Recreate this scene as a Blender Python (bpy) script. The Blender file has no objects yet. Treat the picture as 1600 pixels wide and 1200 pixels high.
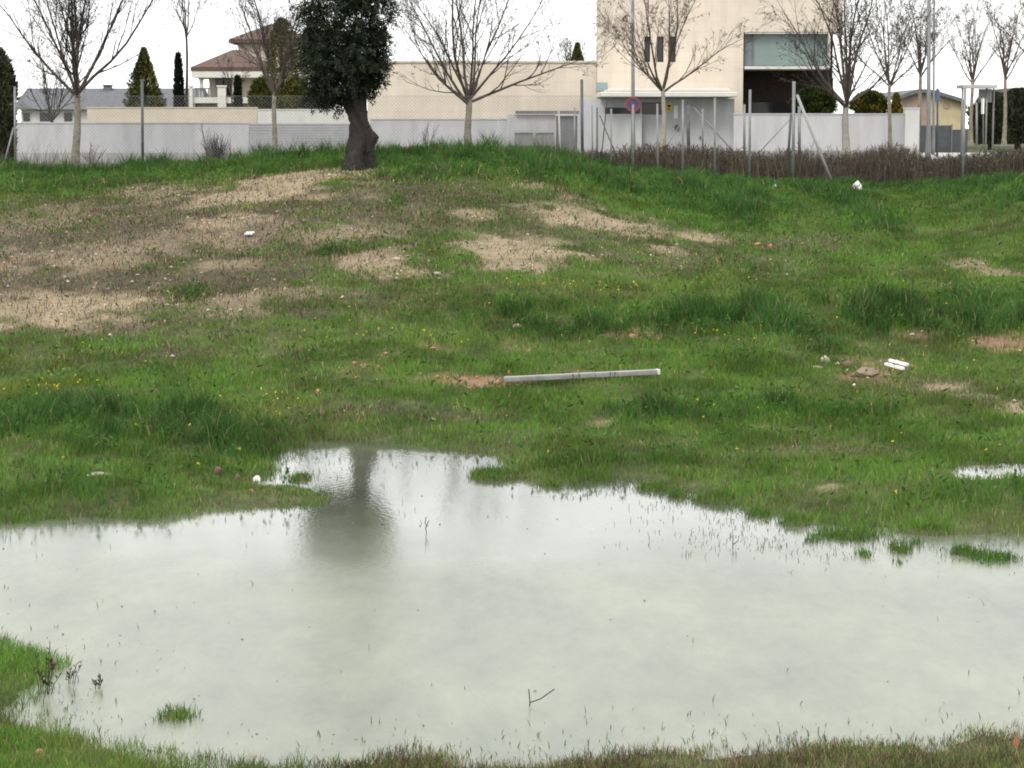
import bpy, bmesh, math, random
import numpy as np
from mathutils import Vector

random.seed(7)
RNG = np.random.default_rng(11)
scene = bpy.context.scene
COL = scene.collection
R = math.radians

# ------------------------------------------------------------------ camera
F_PX, CAM_Z, PITCH = 3600.0, 3.5, math.atan(400 / 3600.0)
cam_d = bpy.data.cameras.new("camera")
cam_d.sensor_width = 36.0
cam_d.lens = 36.0 * F_PX / 1600.0
cam_d.clip_start = 0.5
cam_d.clip_end = 9000.0
cam = bpy.data.objects.new("camera", cam_d)
cam.location = (0, 0, CAM_Z)
cam.rotation_euler = (R(90) - PITCH, 0, 0)
COL.objects.link(cam)
scene.camera = cam

# ------------------------------------------------------------------ light
SUN_EL, SUN_AZ = R(48), R(205)      # azimuth of the sun measured clockwise from +Y
SKY_STRENGTH = 0.12
world = bpy.data.worlds.new("World")
scene.world = world
world.use_nodes = True
wn, wl = world.node_tree.nodes, world.node_tree.links
wn.clear()
w_out = wn.new('ShaderNodeOutputWorld')
w_bg = wn.new('ShaderNodeBackground')
w_bg.inputs['Strength'].default_value = SKY_STRENGTH
sky = wn.new('ShaderNodeTexSky')
sky.sky_type = 'NISHITA'
sky.sun_disc = False
sky.sun_elevation = SUN_EL
sky.sun_rotation = SUN_AZ
sky.air_density = 1.0
sky.dust_density = 3.0
tc = wn.new('ShaderNodeTexCoord')
wm = wn.new('ShaderNodeMapping')
wm.inputs['Scale'].default_value = (1.3, 1.3, 4.5)
wno = wn.new('ShaderNodeTexNoise')
wno.inputs['Scale'].default_value = 2.2
wno.inputs['Detail'].default_value = 5.0
wno.inputs['Roughness'].default_value = 0.55
ramp = wn.new('ShaderNodeValToRGB')
ramp.color_ramp.elements[0].position = 0.34
ramp.color_ramp.elements[0].color = (0.80, 0.81, 0.82, 1)
ramp.color_ramp.elements[1].position = 0.62
ramp.color_ramp.elements[1].color = (1.0, 1.0, 0.985, 1)
cl = wn.new('ShaderNodeVectorMath'); cl.operation = 'SCALE'
cl.inputs['Scale'].default_value = 12.0
mixw = wn.new('ShaderNodeMix'); mixw.data_type = 'RGBA'
mixw.inputs['Factor'].default_value = 0.90       # overcast: cloud hides most of the blue
wl.new(tc.outputs['Generated'], wm.inputs['Vector'])
wl.new(wm.outputs['Vector'], wno.inputs['Vector'])
wl.new(wno.outputs['Fac'], ramp.inputs['Fac'])
wl.new(ramp.outputs['Color'], cl.inputs[0])
wl.new(sky.outputs['Color'], mixw.inputs['A'])
wl.new(cl.outputs['Vector'], mixw.inputs['B'])
wl.new(mixw.outputs['Result'], w_bg.inputs['Color'])
wl.new(w_bg.outputs['Background'], w_out.inputs['Surface'])

sun_d = bpy.data.lights.new("sun", 'SUN')
sun_d.energy = 1.5
sun_d.angle = R(22)
sun_d.color = (1.0, 0.96, 0.90)
sun = bpy.data.objects.new("sun", sun_d)
sd = Vector((math.sin(SUN_AZ) * math.cos(SUN_EL), math.cos(SUN_AZ) * math.cos(SUN_EL), math.sin(SUN_EL)))
sun.rotation_euler = sd.to_track_quat('Z', 'Y').to_euler()
sun.location = (0, -20, 60)
COL.objects.link(sun)

scene.view_settings.view_transform = 'Standard'
scene.view_settings.look = 'None'
scene.view_settings.gamma = 1.0
scene.view_settings.exposure = 0.56
scene.render.engine = 'CYCLES'
scene.cycles.use_denoising = True
scene.cycles.max_bounces = 6
scene.cycles.filter_width = 1.9

# ------------------------------------------------------------------ camera maths
CP, SP = math.cos(PITCH), math.sin(PITCH)

def ray(u, v):
    """direction with Y = 1 through photo pixel (u, v)"""
    x = (np.asarray(u, float) - 800) / F_PX
    w = (600 - np.asarray(v, float)) / F_PX
    dy = CP + w * SP
    return x / dy, (-SP + w * CP) / dy

def at(u, v, Y):
    a, b = ray(u, v)
    return Vector((float(a) * Y, Y, CAM_Z + float(b) * Y))

def plane0(u, v, z=0.0):
    a, b = ray(u, v)
    Y = (z - CAM_Z) / b
    return np.stack([a * Y, Y], -1)

# ------------------------------------------------------------------ noise
class VNoise:
    def __init__(s, seed):
        s.t = np.random.default_rng(seed).random((256, 256))
    def __call__(s, x, y):
        x = np.asarray(x, float) + 1000.0; y = np.asarray(y, float) + 1000.0
        xi, yi = np.floor(x).astype(int), np.floor(y).astype(int)
        fx, fy = x - xi, y - yi
        fx = fx * fx * (3 - 2 * fx); fy = fy * fy * (3 - 2 * fy)
        t = s.t
        a = t[xi & 255, yi & 255]; b = t[(xi + 1) & 255, yi & 255]
        c = t[xi & 255, (yi + 1) & 255]; d = t[(xi + 1) & 255, (yi + 1) & 255]
        return (a * (1 - fx) + b * fx) * (1 - fy) + (c * (1 - fx) + d * fx) * fy
    def fbm(s, x, y, o=4):
        r, a, n = 0, 1.0, 0
        for k in range(o):
            r = r + a * s(x * 2 ** k + 17.3 * k, y * 2 ** k - 9.1 * k); n += a; a *= 0.55
        return r / n

N1, N2, N3, N4 = VNoise(1), VNoise(2), VNoise(3), VNoise(4)

def sstep(a, b, x):
    t = np.clip((x - a) / (b - a), 0, 1)
    return t * t * (3 - 2 * t)

# ------------------------------------------------------------------ terrain
POND_PX = [(-700, 845), (-150, 828), (0, 817), (70, 812), (150, 808), (250, 806), (330, 799), (430, 791), (470, 786),
           (500, 770), (488, 764), (440, 764), (398, 761), (392, 752), (410, 742), (400, 728), (405, 714), (440, 700), (490, 688),
           (565, 690), (640, 694), (710, 703), (790, 712), (826, 744), (905, 752), (945, 742), (1005, 744), (1040, 756),
           (1090, 762), (1150, 776), (1250, 792), (1350, 806), (1450, 813), (1600, 816), (1800, 822), (2300, 835),
           (2300, 1160), (1800, 1165), (1600, 1160), (1450, 1168), (1300, 1162), (1210, 1168), (1120, 1188), (1020, 1186),
           (960, 1186), (820, 1194), (700, 1188), (600, 1194), (530, 1204), (470, 1225), (300, 1222), (230, 1185), (140, 1166),
           (70, 1145), (25, 1108), (20, 1060), (35, 1040), (5, 1014), (-40, 1000), (-80, 994), (-300, 985), (-700, 985)]
POND = plane0([p[0] for p in POND_PX], [p[1] for p in POND_PX])
PUDDLE_PX = [(1480, 742), (1475, 735), (1500, 727), (1560, 724), (1640, 726), (1700, 734), (1660, 746), (1590, 745), (1540, 752), (1510, 750)]
PUD_Z = 0.22
PUDDLE = plane0([p[0] for p in PUDDLE_PX], [p[1] for p in PUDDLE_PX], PUD_Z)

def sdf(poly, X, Y):
    """signed distance, negative inside"""
    X = np.asarray(X, float); Y = np.asarray(Y, float)
    d2 = np.full(X.shape, 1e18); inside = np.zeros(X.shape, bool)
    n = len(poly)
    for i in range(n):
        ax, ay = poly[i]; bx, by = poly[(i + 1) % n]
        ex, ey = bx - ax, by - ay
        t = np.clip(((X - ax) * ex + (Y - ay) * ey) / (ex * ex + ey * ey + 1e-12), 0, 1)
        d2 = np.minimum(d2, (X - ax - t * ex) ** 2 + (Y - ay - t * ey) ** 2)
        c = (ay > Y) != (by > Y)
        with np.errstate(divide='ignore', invalid='ignore'):
            xi = ax + (Y - ay) * ex / (ey if abs(ey) > 1e-12 else 1e-12)
        inside ^= c & (X < xi)
    return np.where(inside, -1, 1) * np.sqrt(d2)

CREST = [(-300, 276), (0, 275), (120, 277), (222, 269), (400, 259), (500, 250), (600, 247), (730, 245), (800, 250), (900, 257),
         (950, 272), (1050, 284), (1200, 294), (1300, 298), (1420, 299), (1500, 294), (1560, 285), (1600, 281), (1900, 278)]
_c = [at(u, v, 50.5) for u, v in CREST]
CX, CZ = np.array([p.x for p in _c]), np.array([p.z for p in _c])
SY = np.array([0, 9, 12.0, 13.5, 20, 24, 27, 31, 35, 40, 44, 47, 50.5, 53, 58])
SV = np.array([.62, .24, .07, .04, .055, .07, .10, .22, .40, .66, .86, .94, 1.0, .975, .90])
STREET_Z = 2.0
ISLANDS_PX = [(1320, 840, 62, 9, .12), (1548, 874, 55, 13, .17), (1408, 861, 22, 9, .16), (770, 745, 40, 9, .13), (278, 1119, 46, 13, .10),
              (1405, 882, 16, 7, .15), (1350, 868, 18, 7, .14), (905, 748, 30, 6, .08), (1120, 782, 40, 5, .075), (1240, 818, 26, 5, .10), (1265, 846, 20, 5, .10), (1452, 832, 30, 5, .11), (1500, 866, 22, 5, .11), (1185, 806, 20, 4, .09),
             (1020, 764, 30, 4, .09), (1590, 892, 24, 5, .11), (1430, 850, 14, 4, .10), (1060, 776, 18, 4, .09), (860, 760, 16, 4, .08), (470, 748, 22, 4, .07), (1355, 884, 14, 4, .1)]
ISL = []
for (u, v, ru, rv, amp) in ISLANDS_PX:
    c = plane0(u, v); e = plane0(u + ru, v); f_ = plane0(u, v - rv)
    ISL.append((c[0], c[1], abs(e[0] - c[0]), abs(f_[1] - c[1]), amp))

def height(X, Y):
    X = np.asarray(X, float); Y = np.asarray(Y, float)
    shp = np.broadcast(X, Y).shape
    X = np.broadcast_to(X, shp).ravel(); Y = np.broadcast_to(Y, shp).ravel()
    zc = np.interp(X * 50.5 / np.clip(Y, 30, 60), CX, CZ)
    z = np.interp(Y, SY, SV) * 0 + np.interp(Y - 0.35 * (N4(X * .35, Y * .35) - .5) * 2, SY, SV) * zc
    # the small bank on the right and the lusher hump on the left
    z = z + 0.22 * np.exp(-((Y - 33.5) / 1.7) ** 2) * sstep(1.0, 4.5, X)
    z = z + 0.20 * np.exp(-((Y - 24.2) / 2.0) ** 2) * sstep(-1.6, -3.2, X)
    z = np.where(Y > 58, z + (STREET_Z - z) * sstep(58, 78, Y), z)
    near = (Y > 9) & (Y < 60) & (np.abs(X) < 25)
    amp = np.where(near, 1.0, 0.0) * sstep(14, 26, Y)
    z = z + amp * (0.16 * (N1.fbm(X * .45, Y * .45, 3) - .5) + 0.07 * (N2.fbm(X * 1.9, Y * 1.9, 3) - .5))
    m = (Y < 32) & (np.abs(X) < 60)
    if m.any():
        xm, ym = X[m], Y[m]
        d = sdf(POND, xm, ym) + 0.42 * (N3.fbm(xm * 1.5, ym * .9, 4) - .5) + 0.42 * (N2.fbm(xm * 4, ym * 2, 3) - .5)
        zz = z[m]
        out = np.maximum(zz, 0.03) * (1 - np.exp(-np.maximum(d, 0) / 1.3)) + 0.008 * np.clip(d / .25, 0, 1)
        ins = -0.12 * (1 - np.exp(np.minimum(d, 0) / 1.0)) - .002
        zn = np.where(d > 0, out, ins)
        for (cx, cy, rx, ry, a) in ISL:
            q = ((xm - cx) / rx) ** 2 + ((ym - cy) / ry) ** 2
            zn = zn + np.where(q < 9, (a * .55 + 0.05 * (N2(xm * 6, ym * 6) - .5)) * np.exp(-q * q * .8), 0) * np.where(d < 0, 1, 0)
        dp = sdf(PUDDLE, xm, ym) + 0.1 * (N2(xm * 4, ym * 4) - .5)
        rim = PUD_Z + np.where(dp > -.02, .012 + 0.06 * (1 - np.exp(-dp / .4)), -0.06 * (1 - np.exp(dp / .25)))
        k = np.exp(-np.maximum(dp, 0) / 0.9)
        zn = zn * (1 - k) + rim * k
        z = z.copy(); z[m] = zn
    return z.reshape(shp)

_my = np.concatenate([np.linspace(10, 60, 900)])
def ground(u, v):
    a, b = ray(u, v)
    zs = CAM_Z + b * _my
    h = height(a * _my, _my)
    i = np.argmax(h >= zs)
    if h[i] < zs[i]: i = len(_my) - 1
    return float(a * _my[i]), float(_my[i]), float(h[i])

# ------------------------------------------------------------------ zones on the ground
def ell(lst):
    o = []
    for (u, v, ru, rv, s) in lst:
        x, y, z = ground(u, v)
        _, ya, _ = ground(u, v - rv); _, yb, _ = ground(u, v + rv)
        o.append((x, y, ru / F_PX * y, max((ya - yb) / 2, .08), s))
    return o

DRY = ell([(210, 375, 470, 100, .92), (560, 320, 330, 50, .66), (700, 650, 150, 15, .45), (1060, 405, 220, 25, .40), (1280, 705, 160, 12, .40), (560, 640, 120, 14, .45), (1220, 380, 130, 16, .4), (1450, 600, 120, 16, .45), (250, 560, 160, 14, .3), (80, 330, 220, 45, .35), (820, 350, 190, 55, .42), (350, 455, 260, 50, .35),
           (60, 480, 180, 40, .4)])
BARE = ell([(440, 284, 125, 17, 1.0), (90, 484, 150, 27, 1.0), (795, 388, 112, 26, 1.0), (930, 342, 105, 17, 1.0), (600, 408, 72, 28, .85),
            (330, 350, 70, 13, .8), (735, 333, 65, 10, .75), (1100, 372, 40, 9, .9), (1045, 390, 28, 6, .8), (1500, 412, 30, 9, .8),
            (1500, 452, 34, 7, .8), (1560, 431, 42, 8, .8), (365, 478, 60, 16, .6), (520, 365, 110, 18, .6), (150, 400, 200, 24, .6), (300, 375, 120, 20, .5),
            (250, 300, 90, 12, .5), (60, 345, 110, 22, .4), (160, 743, 30, 5, .8), (940, 662, 22, 6, .7), (1300, 762, 22, 4, .7),
            (1478, 606, 36, 6, .7), (1585, 640, 50, 13, 1.0), (1530, 622, 45, 6, .6), (830, 290, 40, 8, .5),(560, 270, 60, 9, .8),
            (330, 415, 120, 10, .5), (470, 455, 90, 10, .45)])
RED = ell([(735, 596, 95, 11, .9), (700, 592, 40, 8, .8), (995, 526, 40, 7, .6), (572, 575, 40, 9, .5), (1440, 526, 50, 8, .6), (1582, 536, 55, 14, .8),
           (1358, 578, 58, 13, .8), (910, 585, 110, 6, .6), (1330, 540, 40, 6, .3), (810, 540, 30, 16, .4), (680, 545, 35, 8, .4), (775, 498, 40, 6, .5)])
LUSH = ell([(1310, 500, 330, 36, 1.0), (190, 662, 300, 36, .9), (1100, 648, 240, 16, .7), (880, 500, 170, 30, .75),
            (1080, 292, 150, 18, .9), (1290, 305, 60, 14, .9), (1370, 357, 45, 16, .9), (1550, 300, 120, 22, .7), (1160, 560, 60, 20, .5),
            (700, 262, 240, 16, .8), (520, 400, 42, 9, .7), (358, 356, 34, 9, .9), (290, 458, 36, 12, .6), (618, 320, 14, 9, .8),
            (860, 255, 150, 14, .9), (120, 290, 150, 12, .5), (430, 262, 90, 9, .6), (1000, 300, 90, 12, .8), (1180, 320, 120, 14, .5),
            (1500, 500, 140, 22, .8), (1560, 770, 160, 22, .5), (980, 720, 200, 14, .3), (240, 760, 220, 20, .4), (970, 290, 60, 10, .9)])
YEL = ell([(60, 608, 95, 16, 1.0), (440, 645, 45, 20, .7), (80, 560, 140, 20, .4), (1150, 540, 60, 10, .5), (900, 450, 120, 16, .35), (1050, 430, 120, 18, .3),
           (600, 530, 160, 18, .3), (540, 660, 60, 14, .4)])

def efield(lst, X, Y, soft=.55, rough=1.0):
    r = np.zeros(X.shape)
    wob = rough * (0.9 * (N1.fbm(X * .9, Y * .9, 3) - .5) + .9 * (N2.fbm(X * 3.1, Y * 2.2, 4) - .5))
    for (cx, cy, rx, ry, s) in lst:
        q = np.sqrt(((X - cx) / rx) ** 2 + ((Y - cy) / ry) ** 2) + wob
        r = np.maximum(r, s * (1 - sstep(1 - soft, 1 + soft * .6, q)))
    return r

def zones(X, Y):
    dry = efield(DRY, X, Y, .7); bare = efield(BARE, X, Y, .65, 1.7) * (.62 + .6 * N3.fbm(X * 3.3, Y * 2.3, 4)).clip(0, 1.05); red = efield(RED, X, Y, .7, 1.6)
    lush = efield(LUSH, X, Y, .6); yel = efield(YEL, X, Y, .6)
    crest = np.exp(-((Y - 51.3) / 1.5) ** 2)
    lush = np.maximum(lush * (1 - bare), crest * .95)
    return dry, bare, red, lush, yel

# ------------------------------------------------------------------ materials
def mat(name, col, rough=.85, var=.12, scale=6.0, col2=None, bump=0.0, bscale=30.0, spec=.3, metal=0.0, coords='Object', stretch=(1, 1, 1)):
    m = bpy.data.materials.new(name); m.use_nodes = True
    n, l = m.node_tree.nodes, m.node_tree.links
    b = n['Principled BSDF']
    b.inputs['Roughness'].default_value = rough
    b.inputs['Specular IOR Level'].default_value = spec
    b.inputs['Metallic'].default_value = metal
    t = n.new('ShaderNodeTexCoord'); mp = n.new('ShaderNodeMapping')
    mp.inputs['Scale'].default_value = stretch
    l.new(t.outputs[coords], mp.inputs['Vector'])
    no = n.new('ShaderNodeTexNoise'); no.inputs['Scale'].default_value = scale; no.inputs['Detail'].default_value = 6
    no.inputs['Roughness'].default_value = .65
    l.new(mp.outputs['Vector'], no.inputs['Vector'])
    mx = n.new('ShaderNodeMix'); mx.data_type = 'RGBA'
    c2 = col2 or tuple(c * (1 - 2.2 * var) for c in col)
    mx.inputs['A'].default_value = (*col, 1); mx.inputs['B'].default_value = (*c2, 1)
    rp = n.new('ShaderNodeValToRGB'); rp.color_ramp.elements[0].position = .35; rp.color_ramp.elements[1].position = .68
    l.new(no.outputs['Fac'], rp.inputs['Fac']); l.new(rp.outputs['Color'], mx.inputs['Factor'])
    l.new(mx.outputs['Result'], b.inputs['Base Color'])
    if bump:
        nb = n.new('ShaderNodeTexNoise'); nb.inputs['Scale'].default_value = bscale; nb.inputs['Detail'].default_value = 4
        l.new(mp.outputs['Vector'], nb.inputs['Vector'])
        bp = n.new('ShaderNodeBump'); bp.inputs['Strength'].default_value = bump; bp.inputs['Distance'].default_value = .02
        l.new(nb.outputs['Fac'], bp.inputs['Height']); l.new(bp.outputs['Normal'], b.inputs['Normal'])
    return m

def leaf_mat(name, attr=True, col=(.05, .09, .03), transl=.25, rough=.75, spec=.06):
    m = bpy.data.materials.new(name); m.use_nodes = True
    n, l = m.node_tree.nodes, m.node_tree.links
    b = n['Principled BSDF']; out = n['Material Output']
    b.inputs['Roughness'].default_value = rough; b.inputs['Specular IOR Level'].default_value = spec
    tr = n.new('ShaderNodeBsdfTranslucent'); ms = n.new('ShaderNodeMixShader'); ms.inputs['Fac'].default_value = transl
    if attr:
        a = n.new('ShaderNodeAttribute'); a.attribute_name = 'Col'; s = a.outputs['Color']
        l.new(s, b.inputs['Base Color']); l.new(s, tr.inputs['Color'])
    else:
        b.inputs['Base Color'].default_value = (*col, 1); tr.inputs['Color'].default_value = (*col, 1)
    l.new(b.outputs['BSDF'], ms.inputs[1]); l.new(tr.outputs['BSDF'], ms.inputs[2]); l.new(ms.outputs['Shader'], out.inputs['Surface'])
    return m

def stone_mat(name, col, course=.45, block=1.3, mortar=.01, tint=.06):
    """cladding in faint courses"""
    m = bpy.data.materials.new(name); m.use_nodes = True
    n, l = m.node_tree.nodes, m.node_tree.links
    b = n['Principled BSDF']; b.inputs['Roughness'].default_value = .8; b.inputs['Specular IOR Level'].default_value = .25
    t = n.new('ShaderNodeTexCoord'); sx = n.new('ShaderNodeSeparateXYZ'); ad = n.new('ShaderNodeMath'); ad.operation = 'ADD'
    cx = n.new('ShaderNodeCombineXYZ')
    l.new(t.outputs['Object'], sx.inputs[0]); l.new(sx.outputs['X'], ad.inputs[0]); l.new(sx.outputs['Y'], ad.inputs[1])
    l.new(ad.outputs[0], cx.inputs['X']); l.new(sx.outputs['Z'], cx.inputs['Y'])
    br = n.new('ShaderNodeTexBrick')
    br.inputs['Scale'].default_value = 1.0; br.inputs['Brick Width'].default_value = block; br.inputs['Row Height'].default_value = course
    br.inputs['Mortar Size'].default_value = mortar; br.inputs['Mortar Smooth'].default_value = .4
    br.inputs['Color1'].default_value = (*[c * (1 + tint) for c in col], 1)
    br.inputs['Color2'].default_value = (*[c * (1 - tint) for c in col], 1)
    br.inputs['Mortar'].default_value = (*[c * .90 for c in col], 1)
    l.new(cx.outputs[0], br.inputs['Vector'])
    no = n.new('ShaderNodeTexNoise'); no.inputs['Scale'].default_value = .55; no.inputs['Detail'].default_value = 8; no.inputs['Roughness'].default_value = .7
    l.new(t.outputs['Object'], no.inputs['Vector'])
    mr = n.new('ShaderNodeMapRange'); mr.inputs['To Min'].default_value = .88; mr.inputs['To Max'].default_value = 1.08
    mr.inputs['From Min'].default_value = .3; mr.inputs['From Max'].default_value = .7
    l.new(no.outputs['Fac'], mr.inputs['Value'])
    mp = n.new('ShaderNodeMapping'); mp.inputs['Scale'].default_value = (1.8, 1.8, .10)
    l.new(t.outputs['Object'], mp.inputs['Vector'])
    ns = n.new('ShaderNodeTexNoise'); ns.inputs['Scale'].default_value = 1.2; ns.inputs['Detail'].default_value = 7; ns.inputs['Roughness'].default_value = .7
    l.new(mp.outputs['Vector'], ns.inputs['Vector'])
    m2 = n.new('ShaderNodeMapRange'); m2.inputs['From Min'].default_value = .35; m2.inputs['From Max'].default_value = .6; m2.inputs['To Min'].default_value = .93; m2.inputs['To Max'].default_value = 1.02
    l.new(ns.outputs['Fac'], m2.inputs['Value'])
    mm = n.new('ShaderNodeMath'); mm.operation = 'MULTIPLY'; l.new(mr.outputs[0], mm.inputs[0]); l.new(m2.outputs[0], mm.inputs[1])
    sc = n.new('ShaderNodeVectorMath'); sc.operation = 'SCALE'
    l.new(br.outputs['Color'], sc.inputs[0]); l.new(mm.outputs[0], sc.inputs['Scale'])
    l.new(sc.outputs[0], b.inputs['Base Color'])
    return m

M = {}
M['cream'] = stone_mat('cream_stone', (.575, .505, .42), tint=.02)
M['cream_wall'] = mat('cream_render', (.52, .46, .37), scale=1.2, var=.07)
M['white_wall'] = mat('white_render', (.55, .55, .53), scale=1.0, var=.06, stretch=(1.6, 1.6, .35))
M['grey_wall'] = mat('pale_grey_render', (.45, .45, .46), scale=1.1, var=.09, stretch=(1.6, 1.6, .35))
M['rib_wall'] = mat('ribbed_grey', (.40, .40, .41), scale=1.5, var=.08)
M['plinth'] = mat('grey_plinth', (.36, .36, .35), scale=2, var=.12)
M['white_trim'] = mat('white_trim', (.58, .56, .52), scale=3, var=.05)
M['tile'] = mat('roof_tile', (.125, .082, .068), scale=5, var=.2, stretch=(1, 1, 6))
M['slate'] = mat('grey_roof', (.13, .135, .145), scale=4, var=.15)
M['dark_wood'] = mat('dark_cladding', (.035, .024, .020), scale=4, var=.2)
M['dark_glass'] = mat('dark_glass', (.03, .028, .03), rough=.12, var=.1, spec=.5)
M['teal_glass'] = mat('teal_glass', (.20, .265, .25), rough=.18, var=.08, scale=.6, spec=.5)
M['grey_frame'] = mat('grey_frame', (.17, .19, .20), var=.1)
M['galv'] = mat('galvanised', (.19, .195, .195), rough=.5, var=.15, scale=9, spec=.5, metal=.25)
M['galv_dark'] = mat('weathered_steel', (.10, .108, .112), rough=.55, var=.2, scale=8, metal=.2)
M['galv_light'] = mat('pale_tube', (.32, .32, .31), rough=.5, var=.12, scale=8)
M['wire'] = mat('wire', (.22, .22, .22), rough=.6, var=.1)
M['conc'] = mat('concrete', (.23, .228, .215), scale=4, var=.16, bump=.3)
M['conc_dark'] = mat('dark_concrete', (.13, .125, .115), scale=4, var=.2)
M['gate'] = mat('grey_gate', (.17, .17, .175), scale=3, var=.12)
M['bark_olive'] = mat('olive_bark', (.030, .026, .023), scale=7, var=.26, bump=1.0, bscale=26, stretch=(1, 1, .22), col2=(.013, .011, .010))
M['bark_pale'] = mat('pale_bark', (.24, .21, .16), scale=6, var=.3, col2=(.10, .085, .065), bump=.5)
M['bark_white'] = mat('whitish_bark', (.30, .28, .23), scale=6, var=.25, col2=(.22, .20, .17), bump=.4)
M['limb'] = mat('limb_bark', (.095, .078, .06), scale=4, var=.28)
M['twig'] = mat('twig', (.055, .044, .036), scale=2, var=.25)
M['twig_dark'] = mat('dark_twig', (.024, .021, .020), scale=2, var=.25)
M['twig_warm'] = mat('warm_twig', (.085, .064, .046), scale=2, var=.25)
M['leaf'] = leaf_mat('leaf')
M['grass'] = leaf_mat('grass_blade', transl=.3)
M['weed'] = leaf_mat('dry_weed', transl=.1, spec=.1)
M['rock_pale'] = mat('pale_rock', (.42, .36, .27), scale=12, var=.2, bump=.6)
M['rock_brown'] = mat('brown_rock', (.16, .10, .07), scale=12, var=.25, bump=.6)
M['brick'] = mat('brick_lump', (.40, .19, .12), scale=14, var=.18, bump=.5)
M['soil'] = mat('soil', (.22, .165, .115), scale=9, var=.2, bump=.8)
M['white_plastic'] = mat('white_scrap', (.74, .74, .71), scale=10, var=.06)
M['red_paint'] = mat('red_paint', (.25, .055, .055), rough=.5, var=.05)
M['blue_paint'] = mat('blue_paint', (.04, .075, .19), rough=.5, var=.05)
M['yellow_paint'] = mat('yellow_notice', (.62, .47, .13), rough=.6, var=.08)
M['plaque'] = mat('grey_plaque', (.23, .30, .31), rough=.4, var=.06)
M['ochre'] = mat('ochre_render', (.44, .37, .235), scale=.8, var=.12)
M['ochre_pink'] = mat('pink_brick', (.33, .255, .21), scale=1.2, var=.15)
M['bluegrey'] = mat('blue_grey_sheet', (.075, .082, .09), scale=2, var=.15)
M['pave'] = mat('paving', (.20, .195, .185), scale=3, var=.12)
M['kerb'] = mat('kerb_stone', (.45, .43, .40), scale=3, var=.1)
M['purple'] = mat('purple_petals', (.20, .035, .16), var=.2)
M['orange'] = mat('orange_leaf', (.30, .14, .07), var=.2)

# ground: soil colour attribute x fine noise
def ground_mat():
    m = bpy.data.materials.new('field_soil'); m.use_nodes = True
    n, l = m.node_tree.nodes, m.node_tree.links
    b = n['Principled BSDF']; b.inputs['Roughness'].default_value = .95; b.inputs['Specular IOR Level'].default_value = .12
    a = n.new('ShaderNodeAttribute'); a.attribute_name = 'Col'
    t = n.new('ShaderNodeTexCoord')
    no = n.new('ShaderNodeTexNoise'); no.inputs['Scale'].default_value = 9; no.inputs['Detail'].default_value = 8; no.inputs['Roughness'].default_value = .75
    l.new(t.outputs['Object'], no.inputs['Vector'])
    mr = n.new('ShaderNodeMapRange'); mr.inputs['From Min'].default_value = .3; mr.inputs['From Max'].default_value = .7
    mr.inputs['To Min'].default_value = .62; mr.inputs['To Max'].default_value = 1.3
    l.new(no.outputs['Fac'], mr.inputs['Value'])
    sc = n.new('ShaderNodeVectorMath'); sc.operation = 'SCALE'
    l.new(a.outputs['Color'], sc.inputs[0]); l.new(mr.outputs[0], sc.inputs['Scale'])
    l.new(sc.outputs[0], b.inputs['Base Color'])
    nb = n.new('ShaderNodeTexNoise'); nb.inputs['Scale'].default_value = 22; nb.inputs['Detail'].default_value = 6
    l.new(t.outputs['Object'], nb.inputs['Vector'])
    bp = n.new('ShaderNodeBump'); bp.inputs['Strength'].default_value = .8; bp.inputs['Distance'].default_value = .04
    l.new(nb.outputs['Fac'], bp.inputs['Height']); l.new(bp.outputs['Normal'], b.inputs['Normal'])
    return m
M['ground'] = ground_mat()

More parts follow.
